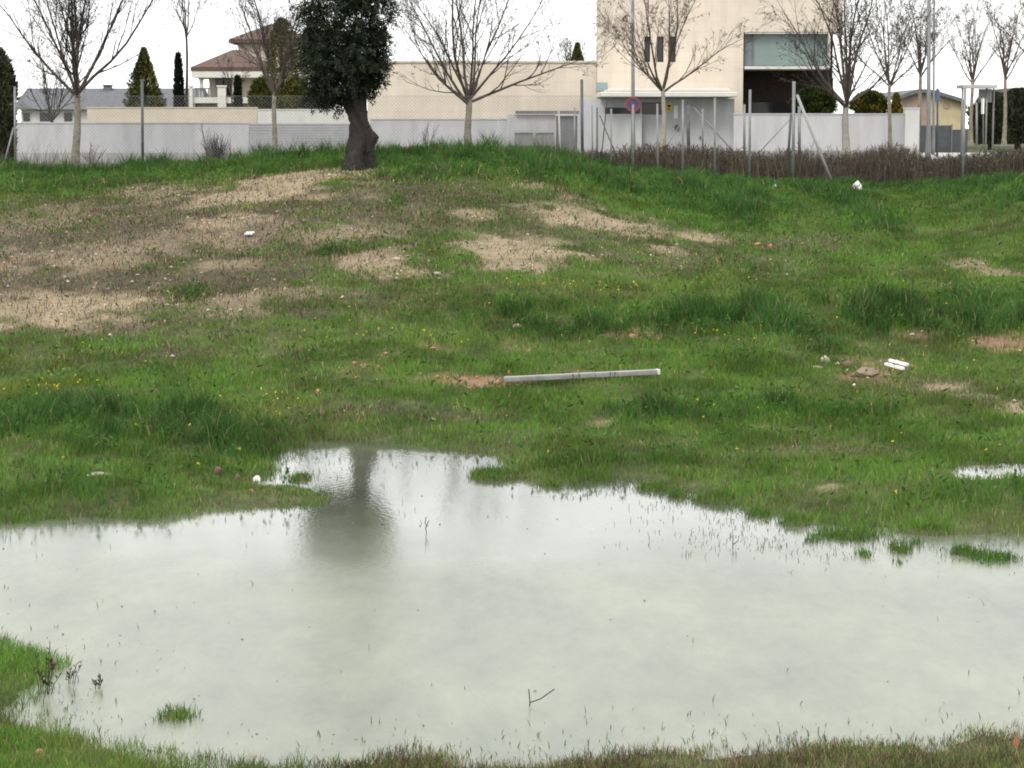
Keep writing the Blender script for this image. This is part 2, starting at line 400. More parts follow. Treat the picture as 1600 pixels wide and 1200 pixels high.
def water_mat():
    m = bpy.data.materials.new('murky_water'); m.use_nodes = True
    n, l = m.node_tree.nodes, m.node_tree.links
    b = n['Principled BSDF']; b.inputs['IOR'].default_value = 1.33; b.inputs['Specular IOR Level'].default_value = .5
    t = n.new('ShaderNodeTexCoord')
    # silt clouds in the water
    mp = n.new('ShaderNodeMapping'); mp.inputs['Scale'].default_value = (1.1, .42, 1)
    l.new(t.outputs['Object'], mp.inputs['Vector'])
    no = n.new('ShaderNodeTexNoise'); no.inputs['Scale'].default_value = .8; no.inputs['Detail'].default_value = 10; no.inputs['Roughness'].default_value = .74
    no.inputs['Distortion'].default_value = .08
    l.new(mp.outputs['Vector'], no.inputs['Vector'])
    cr = n.new('ShaderNodeValToRGB')
    cr.color_ramp.elements[0].position = .37; cr.color_ramp.elements[0].color = (.120, .132, .100, 1)
    cr.color_ramp.elements[1].position = .63; cr.color_ramp.elements[1].color = (.192, .204, .146, 1)
    l.new(no.outputs['Fac'], cr.inputs['Fac'])
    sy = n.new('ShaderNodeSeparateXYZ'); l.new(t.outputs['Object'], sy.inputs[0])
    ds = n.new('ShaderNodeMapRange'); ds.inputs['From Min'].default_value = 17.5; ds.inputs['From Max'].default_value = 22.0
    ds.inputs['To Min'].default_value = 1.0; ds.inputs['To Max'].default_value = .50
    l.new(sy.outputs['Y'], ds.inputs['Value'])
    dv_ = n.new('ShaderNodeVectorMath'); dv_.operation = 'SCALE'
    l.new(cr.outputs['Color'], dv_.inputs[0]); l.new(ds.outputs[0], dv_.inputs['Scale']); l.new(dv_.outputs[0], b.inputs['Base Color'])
    # wind: glassy by the sheltered far bank, ruffled in the open middle
    sx = n.new('ShaderNodeSeparateXYZ'); l.new(t.outputs['Object'], sx.inputs[0])
    n2 = n.new('ShaderNodeTexNoise'); n2.inputs['Scale'].default_value = .5; l.new(t.outputs['Object'], n2.inputs['Vector'])
    ad = n.new('ShaderNodeMath'); ad.operation = 'MULTIPLY_ADD'; ad.inputs[1].default_value = 2.0
    l.new(n2.outputs['Fac'], ad.inputs[0]); l.new(sx.outputs['Y'], ad.inputs[2])
    rr = n.new('ShaderNodeMapRange'); rr.inputs['From Min'].default_value = 18.4; rr.inputs['From Max'].default_value = 22.0
    rr.inputs['To Min'].default_value = .26; rr.inputs['To Max'].default_value = .02
    l.new(ad.outputs[0], rr.inputs['Value']); l.new(rr.outputs[0], b.inputs['Roughness'])
    mb = n.new('ShaderNodeMapping'); mb.inputs['Scale'].default_value = (1.0, .55, 1)
    l.new(t.outputs['Object'], mb.inputs['Vector'])
    nb = n.new('ShaderNodeTexNoise'); nb.inputs['Scale'].default_value = 22; nb.inputs['Detail'].default_value = 5
    l.new(mb.outputs['Vector'], nb.inputs['Vector'])
    bp = n.new('ShaderNodeBump'); bp.inputs['Strength'].default_value = .30; bp.inputs['Distance'].default_value = .0026
    l.new(nb.outputs['Fac'], bp.inputs['Height']); l.new(bp.outputs['Normal'], b.inputs['Normal'])
    return m
M['water'] = water_mat()

# ------------------------------------------------------------------ mesh helpers
def mesh_np(name, verts, faces_flat, loops, cols=None, smooth=False):
    """verts (N,3); faces_flat flat vertex indices; loops = face sizes"""
    me = bpy.data.meshes.new(name)
    verts = np.ascontiguousarray(verts, np.float32)
    loops = np.asarray(loops, np.int32)
    me.vertices.add(len(verts)); me.vertices.foreach_set('co', verts.ravel())
    me.loops.add(len(faces_flat)); me.loops.foreach_set('vertex_index', np.asarray(faces_flat, np.int32))
    me.polygons.add(len(loops))
    st = np.concatenate([[0], np.cumsum(loops)[:-1]]).astype(np.int32)
    me.polygons.foreach_set('loop_start', st)
    if smooth: me.polygons.foreach_set('use_smooth', np.ones(len(loops), bool))
    if cols is not None:
        a = me.color_attributes.new('Col', 'FLOAT_COLOR', 'POINT')
        c = np.ones((len(verts), 4), np.float32); c[:, :3] = cols
        a.data.foreach_set('color', c.ravel())
    me.update(calc_edges=True)
    return me

class MB:
    """collects shapes into one mesh (world or local coordinates)"""
    def __init__(s): s.v, s.f, s.n, s.smooth = [], [], [], []
    def add(s, verts, faces, smooth=False):
        b = len(s.v); s.v += [tuple(p) for p in verts]
        for f in faces:
            s.f.append([b + i for i in f]); s.smooth.append(smooth)
        return s
    def box(s, x0, x1, y0, y1, z0, z1):
        v = [(x0, y0, z0), (x1, y0, z0), (x1, y1, z0), (x0, y1, z0), (x0, y0, z1), (x1, y0, z1), (x1, y1, z1), (x0, y1, z1)]
        return s.add(v, [(0, 3, 2, 1), (4, 5, 6, 7), (0, 1, 5, 4), (1, 2, 6, 5), (2, 3, 7, 6), (3, 0, 4, 7)])
    def tube(s, pts, rad, sides=8, cap=True):
        pts = [Vector(p) for p in pts]
        if not hasattr(rad, '__len__'): rad = [rad] * len(pts)
        vs, fs = [], []
        ref = None
        for i, p in enumerate(pts):
            t = (pts[min(i + 1, len(pts) - 1)] - pts[max(i - 1, 0)]).normalized()
            if ref is None:
                ref = Vector((1, 0, 0)) if abs(t.x) < .8 else Vector((0, 1, 0))
            a = (ref - t * ref.dot(t)).normalized(); ref = a
            b_ = t.cross(a)
            for k in range(sides):
                q = 2 * math.pi * k / sides
                vs.append(p + (a * math.cos(q) + b_ * math.sin(q)) * rad[i])
        for i in range(len(pts) - 1):
            for k in range(sides):
                fs.append((i * sides + k, i * sides + (k + 1) % sides, (i + 1) * sides + (k + 1) % sides, (i + 1) * sides + k))
        s.add(vs, fs, True)
        if cap:
            n = len(pts) - 1
            b0 = len(s.v) - len(vs)
            s.f.append([b0 + k for k in range(sides)][::-1]); s.smooth.append(False)
            s.f.append([b0 + n * sides + k for k in range(sides)]); s.smooth.append(False)
        return s
    def disc(s, c, r, y0, y1, sides=28, r_in=None):
        """disc facing -Y between y0 (front) and y1 (back)"""
        ang = [2 * math.pi * k / sides for k in range(sides)]
        if r_in is None:
            v = [(c[0] + r * math.cos(a), y, c[2] + r * math.sin(a)) for y in (y0, y1) for a in ang]
            f = [tuple(range(sides)), tuple(range(2 * sides - 1, sides - 1, -1))]
            f += [(k, sides + k, sides + (k + 1) % sides, (k + 1) % sides) for k in range(sides)]
        else:
            v = [(c[0] + q * math.cos(a), y, c[2] + q * math.sin(a)) for y in (y0, y1) for q in (r, r_in) for a in ang]
            S = sides; f = []
            for k in range(S):
                j = (k + 1) % S
                f += [(k, j, S + j, S + k), (2 * S + k, 3 * S + k, 3 * S + j, 2 * S + j), (k, 2 * S + k, 2 * S + j, j), (S + k, S + j, 3 * S + j, 3 * S + k)]
        return s.add(v, f)
    def build(s, name, m, parent=None, origin=None, bevel=0):
        o_ = Vector(origin) if origin is not None else (Vector((0, 0, 0)))
        if parent is not None: o_ = world_of(parent)
        vs = np.array([tuple(p) for p in s.v], float) - np.array(o_)
        ff = [i for f in s.f for i in f]
        me = mesh_np(name, vs, ff, [len(f) for f in s.f])
        me.polygons.foreach_set('use_smooth', np.array(s.smooth, bool))
        o = link(name, me, m, parent)
        if parent is None: o.location = o_
        if bevel:
            bv = o.modifiers.new('bevel', 'BEVEL'); bv.width = bevel; bv.segments = 2; bv.limit_method = 'ANGLE'
        return o

def world_of(o):
    p = Vector(o.location)
    while o.parent is not None:
        o = o.parent; p += Vector(o.location)
    return p

def link(name, me, m, parent=None):
    o = bpy.data.objects.new(name, me); COL.objects.link(o)
    if m is not None:
        me.materials.append(m)
    if parent is not None: o.parent = parent
    return o

def tag(o, label, cat, group=None, kind=None):
    if label: o['label'] = label
    if cat: o['category'] = cat
    if group: o['group'] = group
    if kind: o['kind'] = kind
    return o

def thing(name, loc, label, cat, group=None):
    o = bpy.data.objects.new(name, None); o.empty_display_size = .2
    COL.objects.link(o); o.location = loc
    return tag(o, label, cat, group)

def struct(o, kind='structure'):
    o['kind'] = kind; return o

# ------------------------------------------------------------------ ground sheet
def spread(lo, hi, step, far, k=1.35):
    a = list(np.arange(lo, hi + step / 2, step)); d = step
    while a[-1] < far: d *= k; a.append(a[-1] + d)
    d = step
    b = [lo]
    while b[-1] > -far: d *= k; b.append(b[-1] - d)
    return np.array(sorted(b[1:] + a))

gx = spread(-14, 14, .11, 4000)
gy = np.concatenate([[-900, -300, -100, -40, -15, -4, 3], np.arange(8, 28, .09), np.arange(28, 60, .16), np.arange(60, 82, 1.0), [90, 110, 150, 220, 400, 900, 2500, 6000]])
GXX, GYY = np.meshgrid(gx, gy, indexing='ij')
GZ = height(GXX, GYY)
GZ = np.where((np.abs(GXX) > 40) & (GYY < 32) , np.maximum(GZ, .05), GZ)
X, Y = GXX.ravel(), GYY.ravel()
dry, bare, red, lush, yel = zones(X, Y)
thatch = np.array([.058, .072, .024]); drysoil = np.array([.076, .060, .043]); tan = np.array([.255, .203, .133]); redsoil = np.array([.22, .13, .085])
mud = np.array([.085, .075, .05])
n_ = N2.fbm(X * 2.5, Y * 2.5, 4)[:, None]
gc = thatch * (1 + 1.8 * (n_ - .5))
gc = gc * (1 - dry[:, None]) + drysoil * dry[:, None] * (.8 + .5 * n_)
gc = gc * (1 - bare[:, None]) + tan * bare[:, None] * (.8 + .4 * n_)
gc = gc * (1 - red[:, None]) + redsoil * red[:, None] * (.8 + .4 * n_)
wet = np.exp(-np.maximum(GZ.ravel(), 0) / .05) * (Y < 27) * (Y > 9)
gc = gc * (1 - .7 * wet[:, None]) + mud * .7 * wet[:, None]
nx, ny = len(gx), len(gy)
idx = np.arange(nx * ny).reshape(nx, ny)
quads = np.stack([idx[:-1, :-1], idx[1:, :-1], idx[1:, 1:], idx[:-1, 1:]], -1).reshape(-1)
me = mesh_np('ground', np.stack([X, Y, GZ.ravel()], -1), quads, np.full(len(quads) // 4, 4), gc, True)
struct(link('ground', me, M['ground']))

def sheet(name, poly, z, m, grow=0.0):
    P = [Vector((p[0], p[1])) for p in poly]
    c = sum(P, Vector((0, 0))) / len(P)
    bm = bmesh.new()
    vs = [bm.verts.new((*(p + (p - c).normalized() * grow), z)) for p in P]
    f = bm.faces.new(vs); bm.normal_update()
    if f.normal.z < 0: f.normal_flip()
    bmesh.ops.triangulate(bm, faces=[f])
    me = bpy.data.meshes.new(name); bm.to_mesh(me); bm.free()
    return struct(link(name, me, m))
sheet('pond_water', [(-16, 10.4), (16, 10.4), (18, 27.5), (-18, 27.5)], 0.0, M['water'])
sheet('puddle_water', [tuple(p) for p in PUDDLE], PUD_Z, M['water'], grow=.06)

# ------------------------------------------------------------------ grass
def blades(X, Y, Z, L, W, lean, col, name, m, seg=2):
    n = len(X)
    a = RNG.random(n) * 2 * np.pi
    face = RNG.random(n) * np.pi - np.pi / 2
    wx, wy = np.cos(face * .6) * W / 2, np.sin(face * .6) * W / 2
    lx, ly = np.cos(a) * lean * L, np.sin(a) * lean * L
    base = np.stack([X, Y, Z - .01], -1)
    w = np.stack([wx, wy, np.zeros(n)], -1)
    mid = base + np.stack([lx * .35, ly * .35, L * .58], -1)
    tip = base + np.stack([lx, ly, L * np.sqrt(np.clip(1 - (lean * .8) ** 2, .1, 1))], -1)
    V = np.stack([base - w, base + w, mid + w * .72, mid - w * .72, tip], 1).reshape(-1, 3)
    k = np.arange(n)[:, None] * 5
    f = np.concatenate([k + 0, k + 1, k + 2, k + 3, k + 3, k + 2, k + 4], 1).ravel()
    sizes = np.tile([4, 3], n)
    c = np.repeat(col, 5, 0)
    return V, f, sizes, c

def sample(y0, y1, dens, margin=1.18):
    """random points in the seen wedge of the field"""
    A = .5 * .4445 * margin * 2 * (y1 ** 2 - y0 ** 2) / 2
    n = int(A * dens)
    Y = np.sqrt(RNG.random(n) * (y1 ** 2 - y0 ** 2) + y0 ** 2)
    X = (RNG.random(n) - .5) * .4445 * margin * Y
    return X, Y

FRESH = np.array([.090, .176, .029]); DARK = np.array([.034, .090, .017]); BLUEG = np.array([.058, .118, .032]); YG = np.array([.17, .205, .03])
STRAW = np.array([.33, .255, .145]); BROWN = np.array([.082, .058, .043]); OLIVE = np.array([.104, .140, .038])

parts = []
for (y0, y1, dens) in [(10.2, 17.5, 6500), (18.5, 24, 1900), (24, 30, 1600), (30, 38, 1100), (38, 47, 850), (47, 54.5, 1000)]:
    X, Y = sample(y0, y1, dens)
    Z = height(X, Y)
    dry, bare, red, lush, yel = zones(X, Y)
    clump = N3.fbm(X * 2.2, Y * 2.2, 3)
    tuft = N1.fbm(X * 5.5, Y * 5.5, 2)
    keep = .92 * (1 - .72 * dry * (1 - lush)) * (1 - .93 * bare * (1 - .3 * lush)) * (1 - .85 * red)
    keep *= .58 + .6 * sstep(.33, .6, clump)
    keep = np.where(sdf(PUDDLE, X, Y) < -.05, keep * .06, keep)
    keep = np.where(Z < -.022, 0.0, keep * (1 - .6 * sstep(0, -.02, Z)))                   # standing water
    fg = Y < 14.6
    keep = np.where(fg & (X > -1.15), keep * .6, keep)
    k = RNG.random(len(X)) < keep
    X, Y, Z, dry, bare, red, lush, yel, clump, tuft = [q[k] for q in (X, Y, Z, dry, bare, red, lush, yel, clump, tuft)]
    n = len(X)
    L = (.04 + .06 * RNG.random(n)) * (.45 + 1.2 * clump)
    big = lush * sstep(.35, .6, tuft * .6 + clump * .4 + .08)
    L = L * (1 + 1.9 * big) * (1 - .45 * dry * (1 - lush)) * (1 - .4 * bare)
    L = np.where(fg & (X > -1.15), L * .72, L) if False else L
    L = np.where((Y < 14.6) & (X > -1.15), L * .7, L)
    L = L * (1 - .55 * np.exp(-((X + 2.15) / .9) ** 2 - ((Y - 22.0) / 1.0) ** 2))
    L = np.where((Y > 49.5) & (Y < 53), L * np.where(X > 2.2, .85, 1.25), L)
    W = (.0045 + .0035 * RNG.random(n)) * np.clip(Y / 24, .7, 2.0) * (1 + .25 * big)
    lean = .15 + .6 * RNG.random(n)
    hue = np.clip(N2.fbm(X * .9, Y * .9, 3) + .30 * (RNG.random(n) - .5), 0, 1)[:, None]
    c = FRESH * (1 - sstep(.45, .75, hue)) + OLIVE * sstep(.45, .75, hue)
    tus = N2.fbm(X * 2.6 + 31, Y * 1.5, 3)
    L = L * (1 + lush * .9 * (sstep(.4, .62, tus) - .35))
    dk = np.clip(lush * (.25 + 1.2 * sstep(.38, .58, tus)), 0, 1)[:, None]
    cc = np.where(RNG.random((n, 1)) < .5, DARK, BLUEG)
    c = c * (1 - dk) + cc * dk
    yy = (yel * RNG.random(n))[:, None]
    c = c * (1 - yy) + YG * yy
    ds = (RNG.random(n) < (.085 + .64 * dry * (1 - .75 * lush) + .5 * bare))[:, None]
    sb = np.where(RNG.random((n, 1)) < (.20 + .45 * bare[:, None]), STRAW, BROWN)
    c = np.where(ds, sb, c)
    f2 = (Y < 14.6) & (X > -1.15)
    br = (RNG.random(n) < .62 * f2)[:, None]
    c = np.where(br, np.where(RNG.random((n, 1)) < .3, STRAW * .8, BROWN), c)
    c = c * (.66 + .6 * RNG.random((n, 1))) * (.82 + .5 * sstep(.32, .68, N4.fbm(X * 1.7, Y * 1.1, 4)))[:, None]
    # blades standing in the shallows are thin and dark
    parts.append(blades(X, Y, np.maximum(Z, -.005), L, W, lean, c, 'g', None))

# sprigs that stick out of the shallow water
X, Y = sample(11, 26, 420)
d = sdf(POND, X, Y)
cl_ = N2.fbm(X * 1.6 + 40, Y * 1.6, 3)
pk = np.where(d < 0, .75 * np.exp(d / .35) * sstep(.40, .6, cl_) * np.where(Y > 17, 1, .45) + .004 * sstep(.5, .65, cl_), 0)
pk += np.where(d < 0, .7 * np.exp(-((X - 3.0) / 1.3) ** 2 - ((Y - 19.6) / .8) ** 2) * sstep(.45, .6, cl_), 0)
pk += np.where(d < 0, .6 * np.exp(-((X - 4.0) / .8) ** 2 - ((Y - 18.9) / .6) ** 2) * sstep(.42, .6, cl_), 0)
pk += np.where((d < 0) & (X > .3) & (Y > 17.5), .9 * np.exp(d / .7) * sstep(.44, .58, N1.fbm(X * 1.3, Y * .8, 3)), 0)
pk += np.where((d < 0) & (Y < 14.2), .22 * np.exp(d / .3), 0)
pk += np.where((d < 0) & (X < -2.0) & (Y < 15.5), .20 * np.exp(d / .3) , 0)
k = RNG.random(len(X)) < pk
X, Y = X[k], Y[k]; n = len(X)
c = np.where(RNG.random((n, 1)) < .5, DARK, OLIVE * .8) * (.6 + .6 * RNG.random((n, 1)))
parts.append(blades(X, Y, np.zeros(n), .02 + .05 * RNG.random(n) ** 1.6, .004 + .004 * RNG.random(n), .2 + .75 * RNG.random(n), c, 'g', None))

ix, iy = [], []
for (cx, cy, rx, ry, a) in ISL:
    k = int(rx * ry * 5000)
    ix.append(cx + RNG.normal(size=k) * rx * .55); iy.append(cy + RNG.normal(size=k) * ry * .55)
X, Y = np.concatenate(ix), np.concatenate(iy); Z = height(X, Y); k = Z > -.035; X, Y, Z = X[k], Y[k], Z[k]; n = len(X)
c = np.where(RNG.random((n, 1)) < .5, FRESH, DARK * 1.3) * (.6 + .6 * RNG.random((n, 1)))
parts.append(blades(X, Y, np.maximum(Z, -.005), .03 + .07 * RNG.random(n), .004 + .004 * RNG.random(n), .1 + .7 * RNG.random(n), c, 'g', None))
off = 0; Vs, Fs, Ss, Cs = [], [], [], []
for V, f, s_, c in parts:
    Vs.append(V); Fs.append(f + off); Ss.append(s_); Cs.append(c); off += len(V)
me = mesh_np('grass', np.concatenate(Vs), np.concatenate(Fs), np.concatenate(Ss), np.concatenate(Cs))
g_ = link('grass', me, M['grass']); tag(g_, 'short green and straw coloured grass growing over the field', 'grass', kind='stuff')
print('grass verts', off)

# broad-leaved weeds in the lush tufts and along the crest: small leaf faces
def leaves_np(C, D, L, W, col, droop=0.0):
    """diamond leaves: centres C, directions D (unit)"""
    n = len(C)
    r = RNG.normal(size=(n, 3)); s = np.cross(D, r); s /= np.linalg.norm(s, axis=1, keepdims=True) + 1e-9
    L = np.broadcast_to(L, n)[:, None]; W = np.broadcast_to(W, n)[:, None]
    a = C; b = C + D * L * .45 + s * W / 2; c_ = C + D * L; d_ = C + D * L * .45 - s * W / 2
    c_ = c_ - np.array([0, 0, 1.0]) * droop * L
    V = np.stack([a, b, c_, d_], 1).reshape(-1, 3)
    return V, np.arange(4 * n), np.full(n, 4), np.repeat(col, 4, 0)

def leaf_obj(name, C, D, L, W, col, m, parent=None, droop=0.0):
    V, f, s_, c = leaves_np(C, D, L, W, col, droop)
    o_ = np.array(world_of(parent)) if parent is not None else np.zeros(3)
    return link(name, mesh_np(name, V - o_, f, s_, c), m, parent)

def rdir(n, up=0.0):
    v = RNG.normal(size=(n, 3)); v[:, 2] += up
    return v / np.linalg.norm(v, axis=1, keepdims=True)

X, Y = sample(20, 54, 420)
_, bare, _, lush, _ = zones(X, Y)
tuft = N1.fbm(X * 5.5, Y * 5.5, 2); clump = N3.fbm(X * 2.2, Y * 2.2, 3)
k = RNG.random(len(X)) < (lush * .85 + .12) * (1 - bare) * sstep(.46, .62, tuft * .5 + clump * .5)
X, Y = X[k], Y[k]; Z = height(X, Y); k = Z > .02; X, Y, Z = X[k], Y[k], Z[k]; n = len(X)
C = np.stack([X, Y, Z + .03 + .16 * RNG.random(n)], -1)
c = np.where(RNG.random((n, 1)) < .6, DARK, BLUEG) * (.7 + .7 * RNG.random((n, 1)))
o = leaf_obj('broadleaf_weeds', C, rdir(n, .7), .05 + .06 * RNG.random(n), .018 + .02 * RNG.random(n), c, M['grass'])
tag(o, 'dark green broad leaved weeds in tufts across the grass', 'weeds', kind='stuff')

# yellow flower heads
X, Y = sample(20, 40, 260)
_, bare, _, lush, yel = zones(X, Y)
k = RNG.random(len(X)) < (yel ** 1.5) * .34 * sstep(.45, .6, N3.fbm(X * 2.7, Y * 2.7, 2)) + .0015
X, Y = X[k], Y[k]; Z = height(X, Y); k = Z > .03; X, Y, Z = X[k], Y[k], Z[k]; n = len(X)
mbC = np.stack([X, Y, Z + .09 + .09 * RNG.random(n)], -1)
c = np.tile(np.array([[.55, .48, .035]]), (n, 1)) * (.7 + .5 * RNG.random((n, 1)))
C5 = np.repeat(mbC, 4, 0); c5 = np.repeat(c, 4, 0)
o = leaf_obj('wildflowers', C5, rdir(len(C5), .2), .02, .016, c5, M['weed'])
tag(o, 'tiny yellow wildflowers sprinkled through the grass', 'wildflowers', kind='stuff')

# dead stems standing on the dry slope
X, Y = sample(30, 50, 150)
dry, bare, _, lush, _ = zones(X, Y)
k = RNG.random(len(X)) < np.maximum(dry, bare * .35) * .8 * (1 - .7 * lush)
X, Y = X[k], Y[k]; n = len(X); Z = height(X, Y)
c = np.where(RNG.random((n, 1)) < .74, BROWN, STRAW * .8) * (.6 + .7 * RNG.random((n, 1)))
V, f, s_, c = blades(X, Y, Z, .04 + .13 * RNG.random(n) ** 3, .008 + .008 * RNG.random(n), .25 + .7 * RNG.random(n), c, '', None)
o = link('dead_stems', mesh_np('dead_stems', V, f, s_, c), M['weed'])
tag(o, 'thin dead brown stems standing on the dry slope', 'dead stems', kind='stuff')

# small pale gravel on bare soil
X, Y = sample(24, 50, 60)
dry, bare, red, lush, _ = zones(X, Y)
k = RNG.random(len(X)) < (np.maximum(bare, red) * .6 + .22 * dry) * .55
X, Y = X[k], Y[k]; n = len(X); Z = height(X, Y)
V, F_, S_ = [], [], []
oc = np.array([(1, 0, 0), (0, 1, 0), (-1, 0, 0), (0, -1, 0), (0, 0, 1), (0, 0, -.4)], float)
of = np.array([(0, 1, 4), (1, 2, 4), (2, 3, 4), (3, 0, 4), (1, 0, 5), (2, 1, 5), (3, 2, 5), (0, 3, 5)])
sz = (.010 + .028 * RNG.random(n) ** 3)[:, None, None]
P = oc[None] * sz * (.6 + .8 * RNG.random((n, 6, 1))) * np.array([1.2, 1.2, .8]) + np.stack([X, Y, Z + .004], -1)[:, None]
ff = (of[None] + np.arange(n)[:, None, None] * 6).ravel()
c = np.array([.37, .32, .25]) * (.6 + .7 * RNG.random((n, 1))) * np.where(RNG.random((n, 1)) < .12, [[1.0, .68, .55]], [[1, 1, 1]])
o = link('gravel', mesh_np('gravel', P.reshape(-1, 3), ff, np.full(n * 8, 3), np.repeat(c, 6, 0)), M['ground'])
tag(o, 'small pale gravel scattered over bare soil patches', 'gravel', kind='stuff')

# ------------------------------------------------------------------ trees
def tubes_np(P, Rr, sides):
    """P (B,n,3), Rr (B,n) -> verts, faces"""
    B, n, _ = P.shape
    T = np.gradient(P, axis=1); T /= np.linalg.norm(T, axis=2, keepdims=True) + 1e-9
    ref = np.where(np.abs(T[..., 2:3]) < .9, np.array([0, 0, 1.0]), np.array([1.0, 0, 0]))
    A = np.cross(T, ref); A /= np.linalg.norm(A, axis=2, keepdims=True) + 1e-9
    Bv = np.cross(T, A)
    q = np.arange(sides) * 2 * np.pi / sides
    V = P[:, :, None] + Rr[:, :, None, None] * (A[:, :, None] * np.cos(q)[None, None, :, None] + Bv[:, :, None] * np.sin(q)[None, None, :, None])
    i = np.arange(B)[:, None, None] * n * sides + np.arange(n - 1)[None, :, None] * sides
    k = np.arange(sides)[None, None]; k2 = (k + 1) % sides
    F = np.stack([i + k, i + k2, i + sides + k2, i + sides + k], -1).reshape(-1)
    return V.reshape(-1, 3), F

def march(base, D, L, n, up, jit, sag=0.0):
    B = len(base); P = np.zeros((B, n, 3)); P[:, 0] = base; d = D.copy()
    for i in range(1, n):
        d = d + RNG.normal(size=(B, 3)) * jit; d[:, 2] += up - sag * i
        d /= np.linalg.norm(d, axis=1, keepdims=True)
        P[:, i] = P[:, i - 1] + d * (L / (n - 1))[:, None]
    return P

def spawn(P, Rr, k, t0, t1, lens, ang, up, jit, n=5, rf=.6, sag=0.0, rend=.25):
    B, m, _ = P.shape
    Pi = np.repeat(P, k, 0); Ri = np.repeat(Rr, k, 0)
    N = B * k
    t = (t0 + (t1 - t0) * ((np.tile(np.arange(k), B) + RNG.random(N)) / k)) * (m - 1)
    i = np.clip(t.astype(int), 0, m - 2); f = (t - i)[:, None]
    a = Pi[np.arange(N), i]; b = Pi[np.arange(N), i + 1]
    base = a * (1 - f) + b * f
    tan = b - a; tan /= np.linalg.norm(tan, axis=1, keepdims=True) + 1e-9
    r = Ri[np.arange(N), i] * (1 - f[:, 0]) + Ri[np.arange(N), i + 1] * f[:, 0]
    rv = RNG.normal(size=(N, 3)); pv = np.cross(tan, rv); pv /= np.linalg.norm(pv, axis=1, keepdims=True) + 1e-9
    an = ang[0] + (ang[1] - ang[0]) * RNG.random(N)
    D = tan * np.cos(an)[:, None] + pv * np.sin(an)[:, None]
    L = lens[0] + (lens[1] - lens[0]) * RNG.random(N)
    L = L * (1.15 - .6 * t / (m - 1))
    Pn = march(base, D, L, n, up, jit, sag)
    r0 = np.maximum(r * rf, .0045)
    Rn = r0[:, None] * np.linspace(1, rend, n)[None]
    return Pn, np.maximum(Rn, .0040)

def bare_tree(name, u, v_base, Y, label, fork_v, crown_w, crown_top_v, limbs=8, dens=1.0, trunk_r=.15, bark='bark_pale', twig='twig', lean=0.0,
              group='bare street trees', ang=(.25, .95), specks=700, base_z=None, up=.10):
    s = Y / F_PX
    b = at(u, v_base, Y)
    if base_z is not None: b.z = base_z
    root = thing(name, b, label, 'tree', group)
    fz = at(u, fork_v, Y).z - b.z
    H = at(u, crown_top_v, Y).z - b.z
    cw = crown_w * s
    # trunk
    n = 12
    tz = np.linspace(0, 1, n)
    P = np.zeros((1, n, 3)); P[0, :, 2] = tz * fz * 1.04 - .05 * (1 - tz)
    P[0, :, 0] = lean * tz * fz + .03 * np.sin(tz * 5 + u)
    rr = trunk_r * (1 - .28 * tz + .45 * np.exp(-tz * 9)) * (1 + .05 * np.sin(tz * 21 + u))
    Vt, Ft = tubes_np(P, rr[None], 12)
    top = P[0, -1]
    # limbs
    az = (np.arange(limbs) + .6 * RNG.random(limbs)) * 2 * np.pi / limbs + RNG.random()
    inc = ang[0] + (ang[1] - ang[0]) * ((np.arange(limbs) * .618 + RNG.random()) % 1)
    D = np.stack([np.sin(inc) * np.cos(az), np.sin(inc) * np.sin(az), np.cos(inc)], -1)
    Ll = np.minimum((H - fz) / np.maximum(np.cos(inc * .8), .35), cw * 1.05 / np.maximum(np.sin(inc), .3)) * (.85 + .25 * RNG.random(limbs))
    base = np.tile(top, (limbs, 1)) - np.stack([np.zeros(limbs), np.zeros(limbs), RNG.random(limbs) * .25], -1)
    P1 = march(base, D, Ll, 9, up * .55, .085)
    R1 = (trunk_r * (.46 + .14 * RNG.random(limbs)) / (limbs / 6) ** .5)[:, None] * np.linspace(1, .14, 9)[None] ** 1.2
    Vl, Fl = tubes_np(P1, R1, 7)
    link('trunk', mesh_np('trunk', Vt, Ft, np.full(len(Ft) // 4, 4), None, True), M[bark], root)
    link('limbs', mesh_np('limbs', Vl, Fl, np.full(len(Fl) // 4, 4), None, True), M['limb'], root)
    # crown of branches and twigs
    sc = (H - fz) / 6.0; specks = int(specks * 1.15)
    k2, k3, k4 = max(4, int(12 * dens)), max(3, int(7 * dens)), 4
    P2, R2 = spawn(P1, R1, k2, .14, 1.0, (1.2 * sc, 2.7 * sc), (.35, .8), .11, .08, 7, .55)
    P3, R3 = spawn(P2, R2, k3, .2, 1.0, (.5 * sc, 1.1 * sc), (.35, .9), .07, .12, 5, .6)
    P4, R4 = spawn(P3, R3, k4, .3, 1.0, (.22 * sc, .55 * sc), (.3, .9), .05, .14, 4, .7)
    vs, fs, o_ = [], [], 0
    for (PP, RR, sd_) in ((P2, R2, 5), (P3, R3, 4), (P4, R4, 3)):
        V, F = tubes_np(PP, RR * 1.0, sd_)
        vs.append(V); fs.append(F + o_); o_ += len(V)
    # buds, seed balls and a few dead leaves on the twigs
    ii = RNG.integers(0, len(P4), specks); tt = RNG.integers(1, 4, specks)
    C = P4[ii, tt]
    dd = rdir(specks, -.7)
    V, f, s_, _ = leaves_np(C, dd, .07 + .09 * RNG.random(specks), .03 + .03 * RNG.random(specks), np.zeros((specks, 3)))
    vs.append(V); fs.append(f + o_)
    vs = np.concatenate(vs); fs = np.concatenate(fs)
    link('crown', mesh_np('crown', vs, fs, np.full(len(fs) // 4, 4)), M[twig], root)
    return root

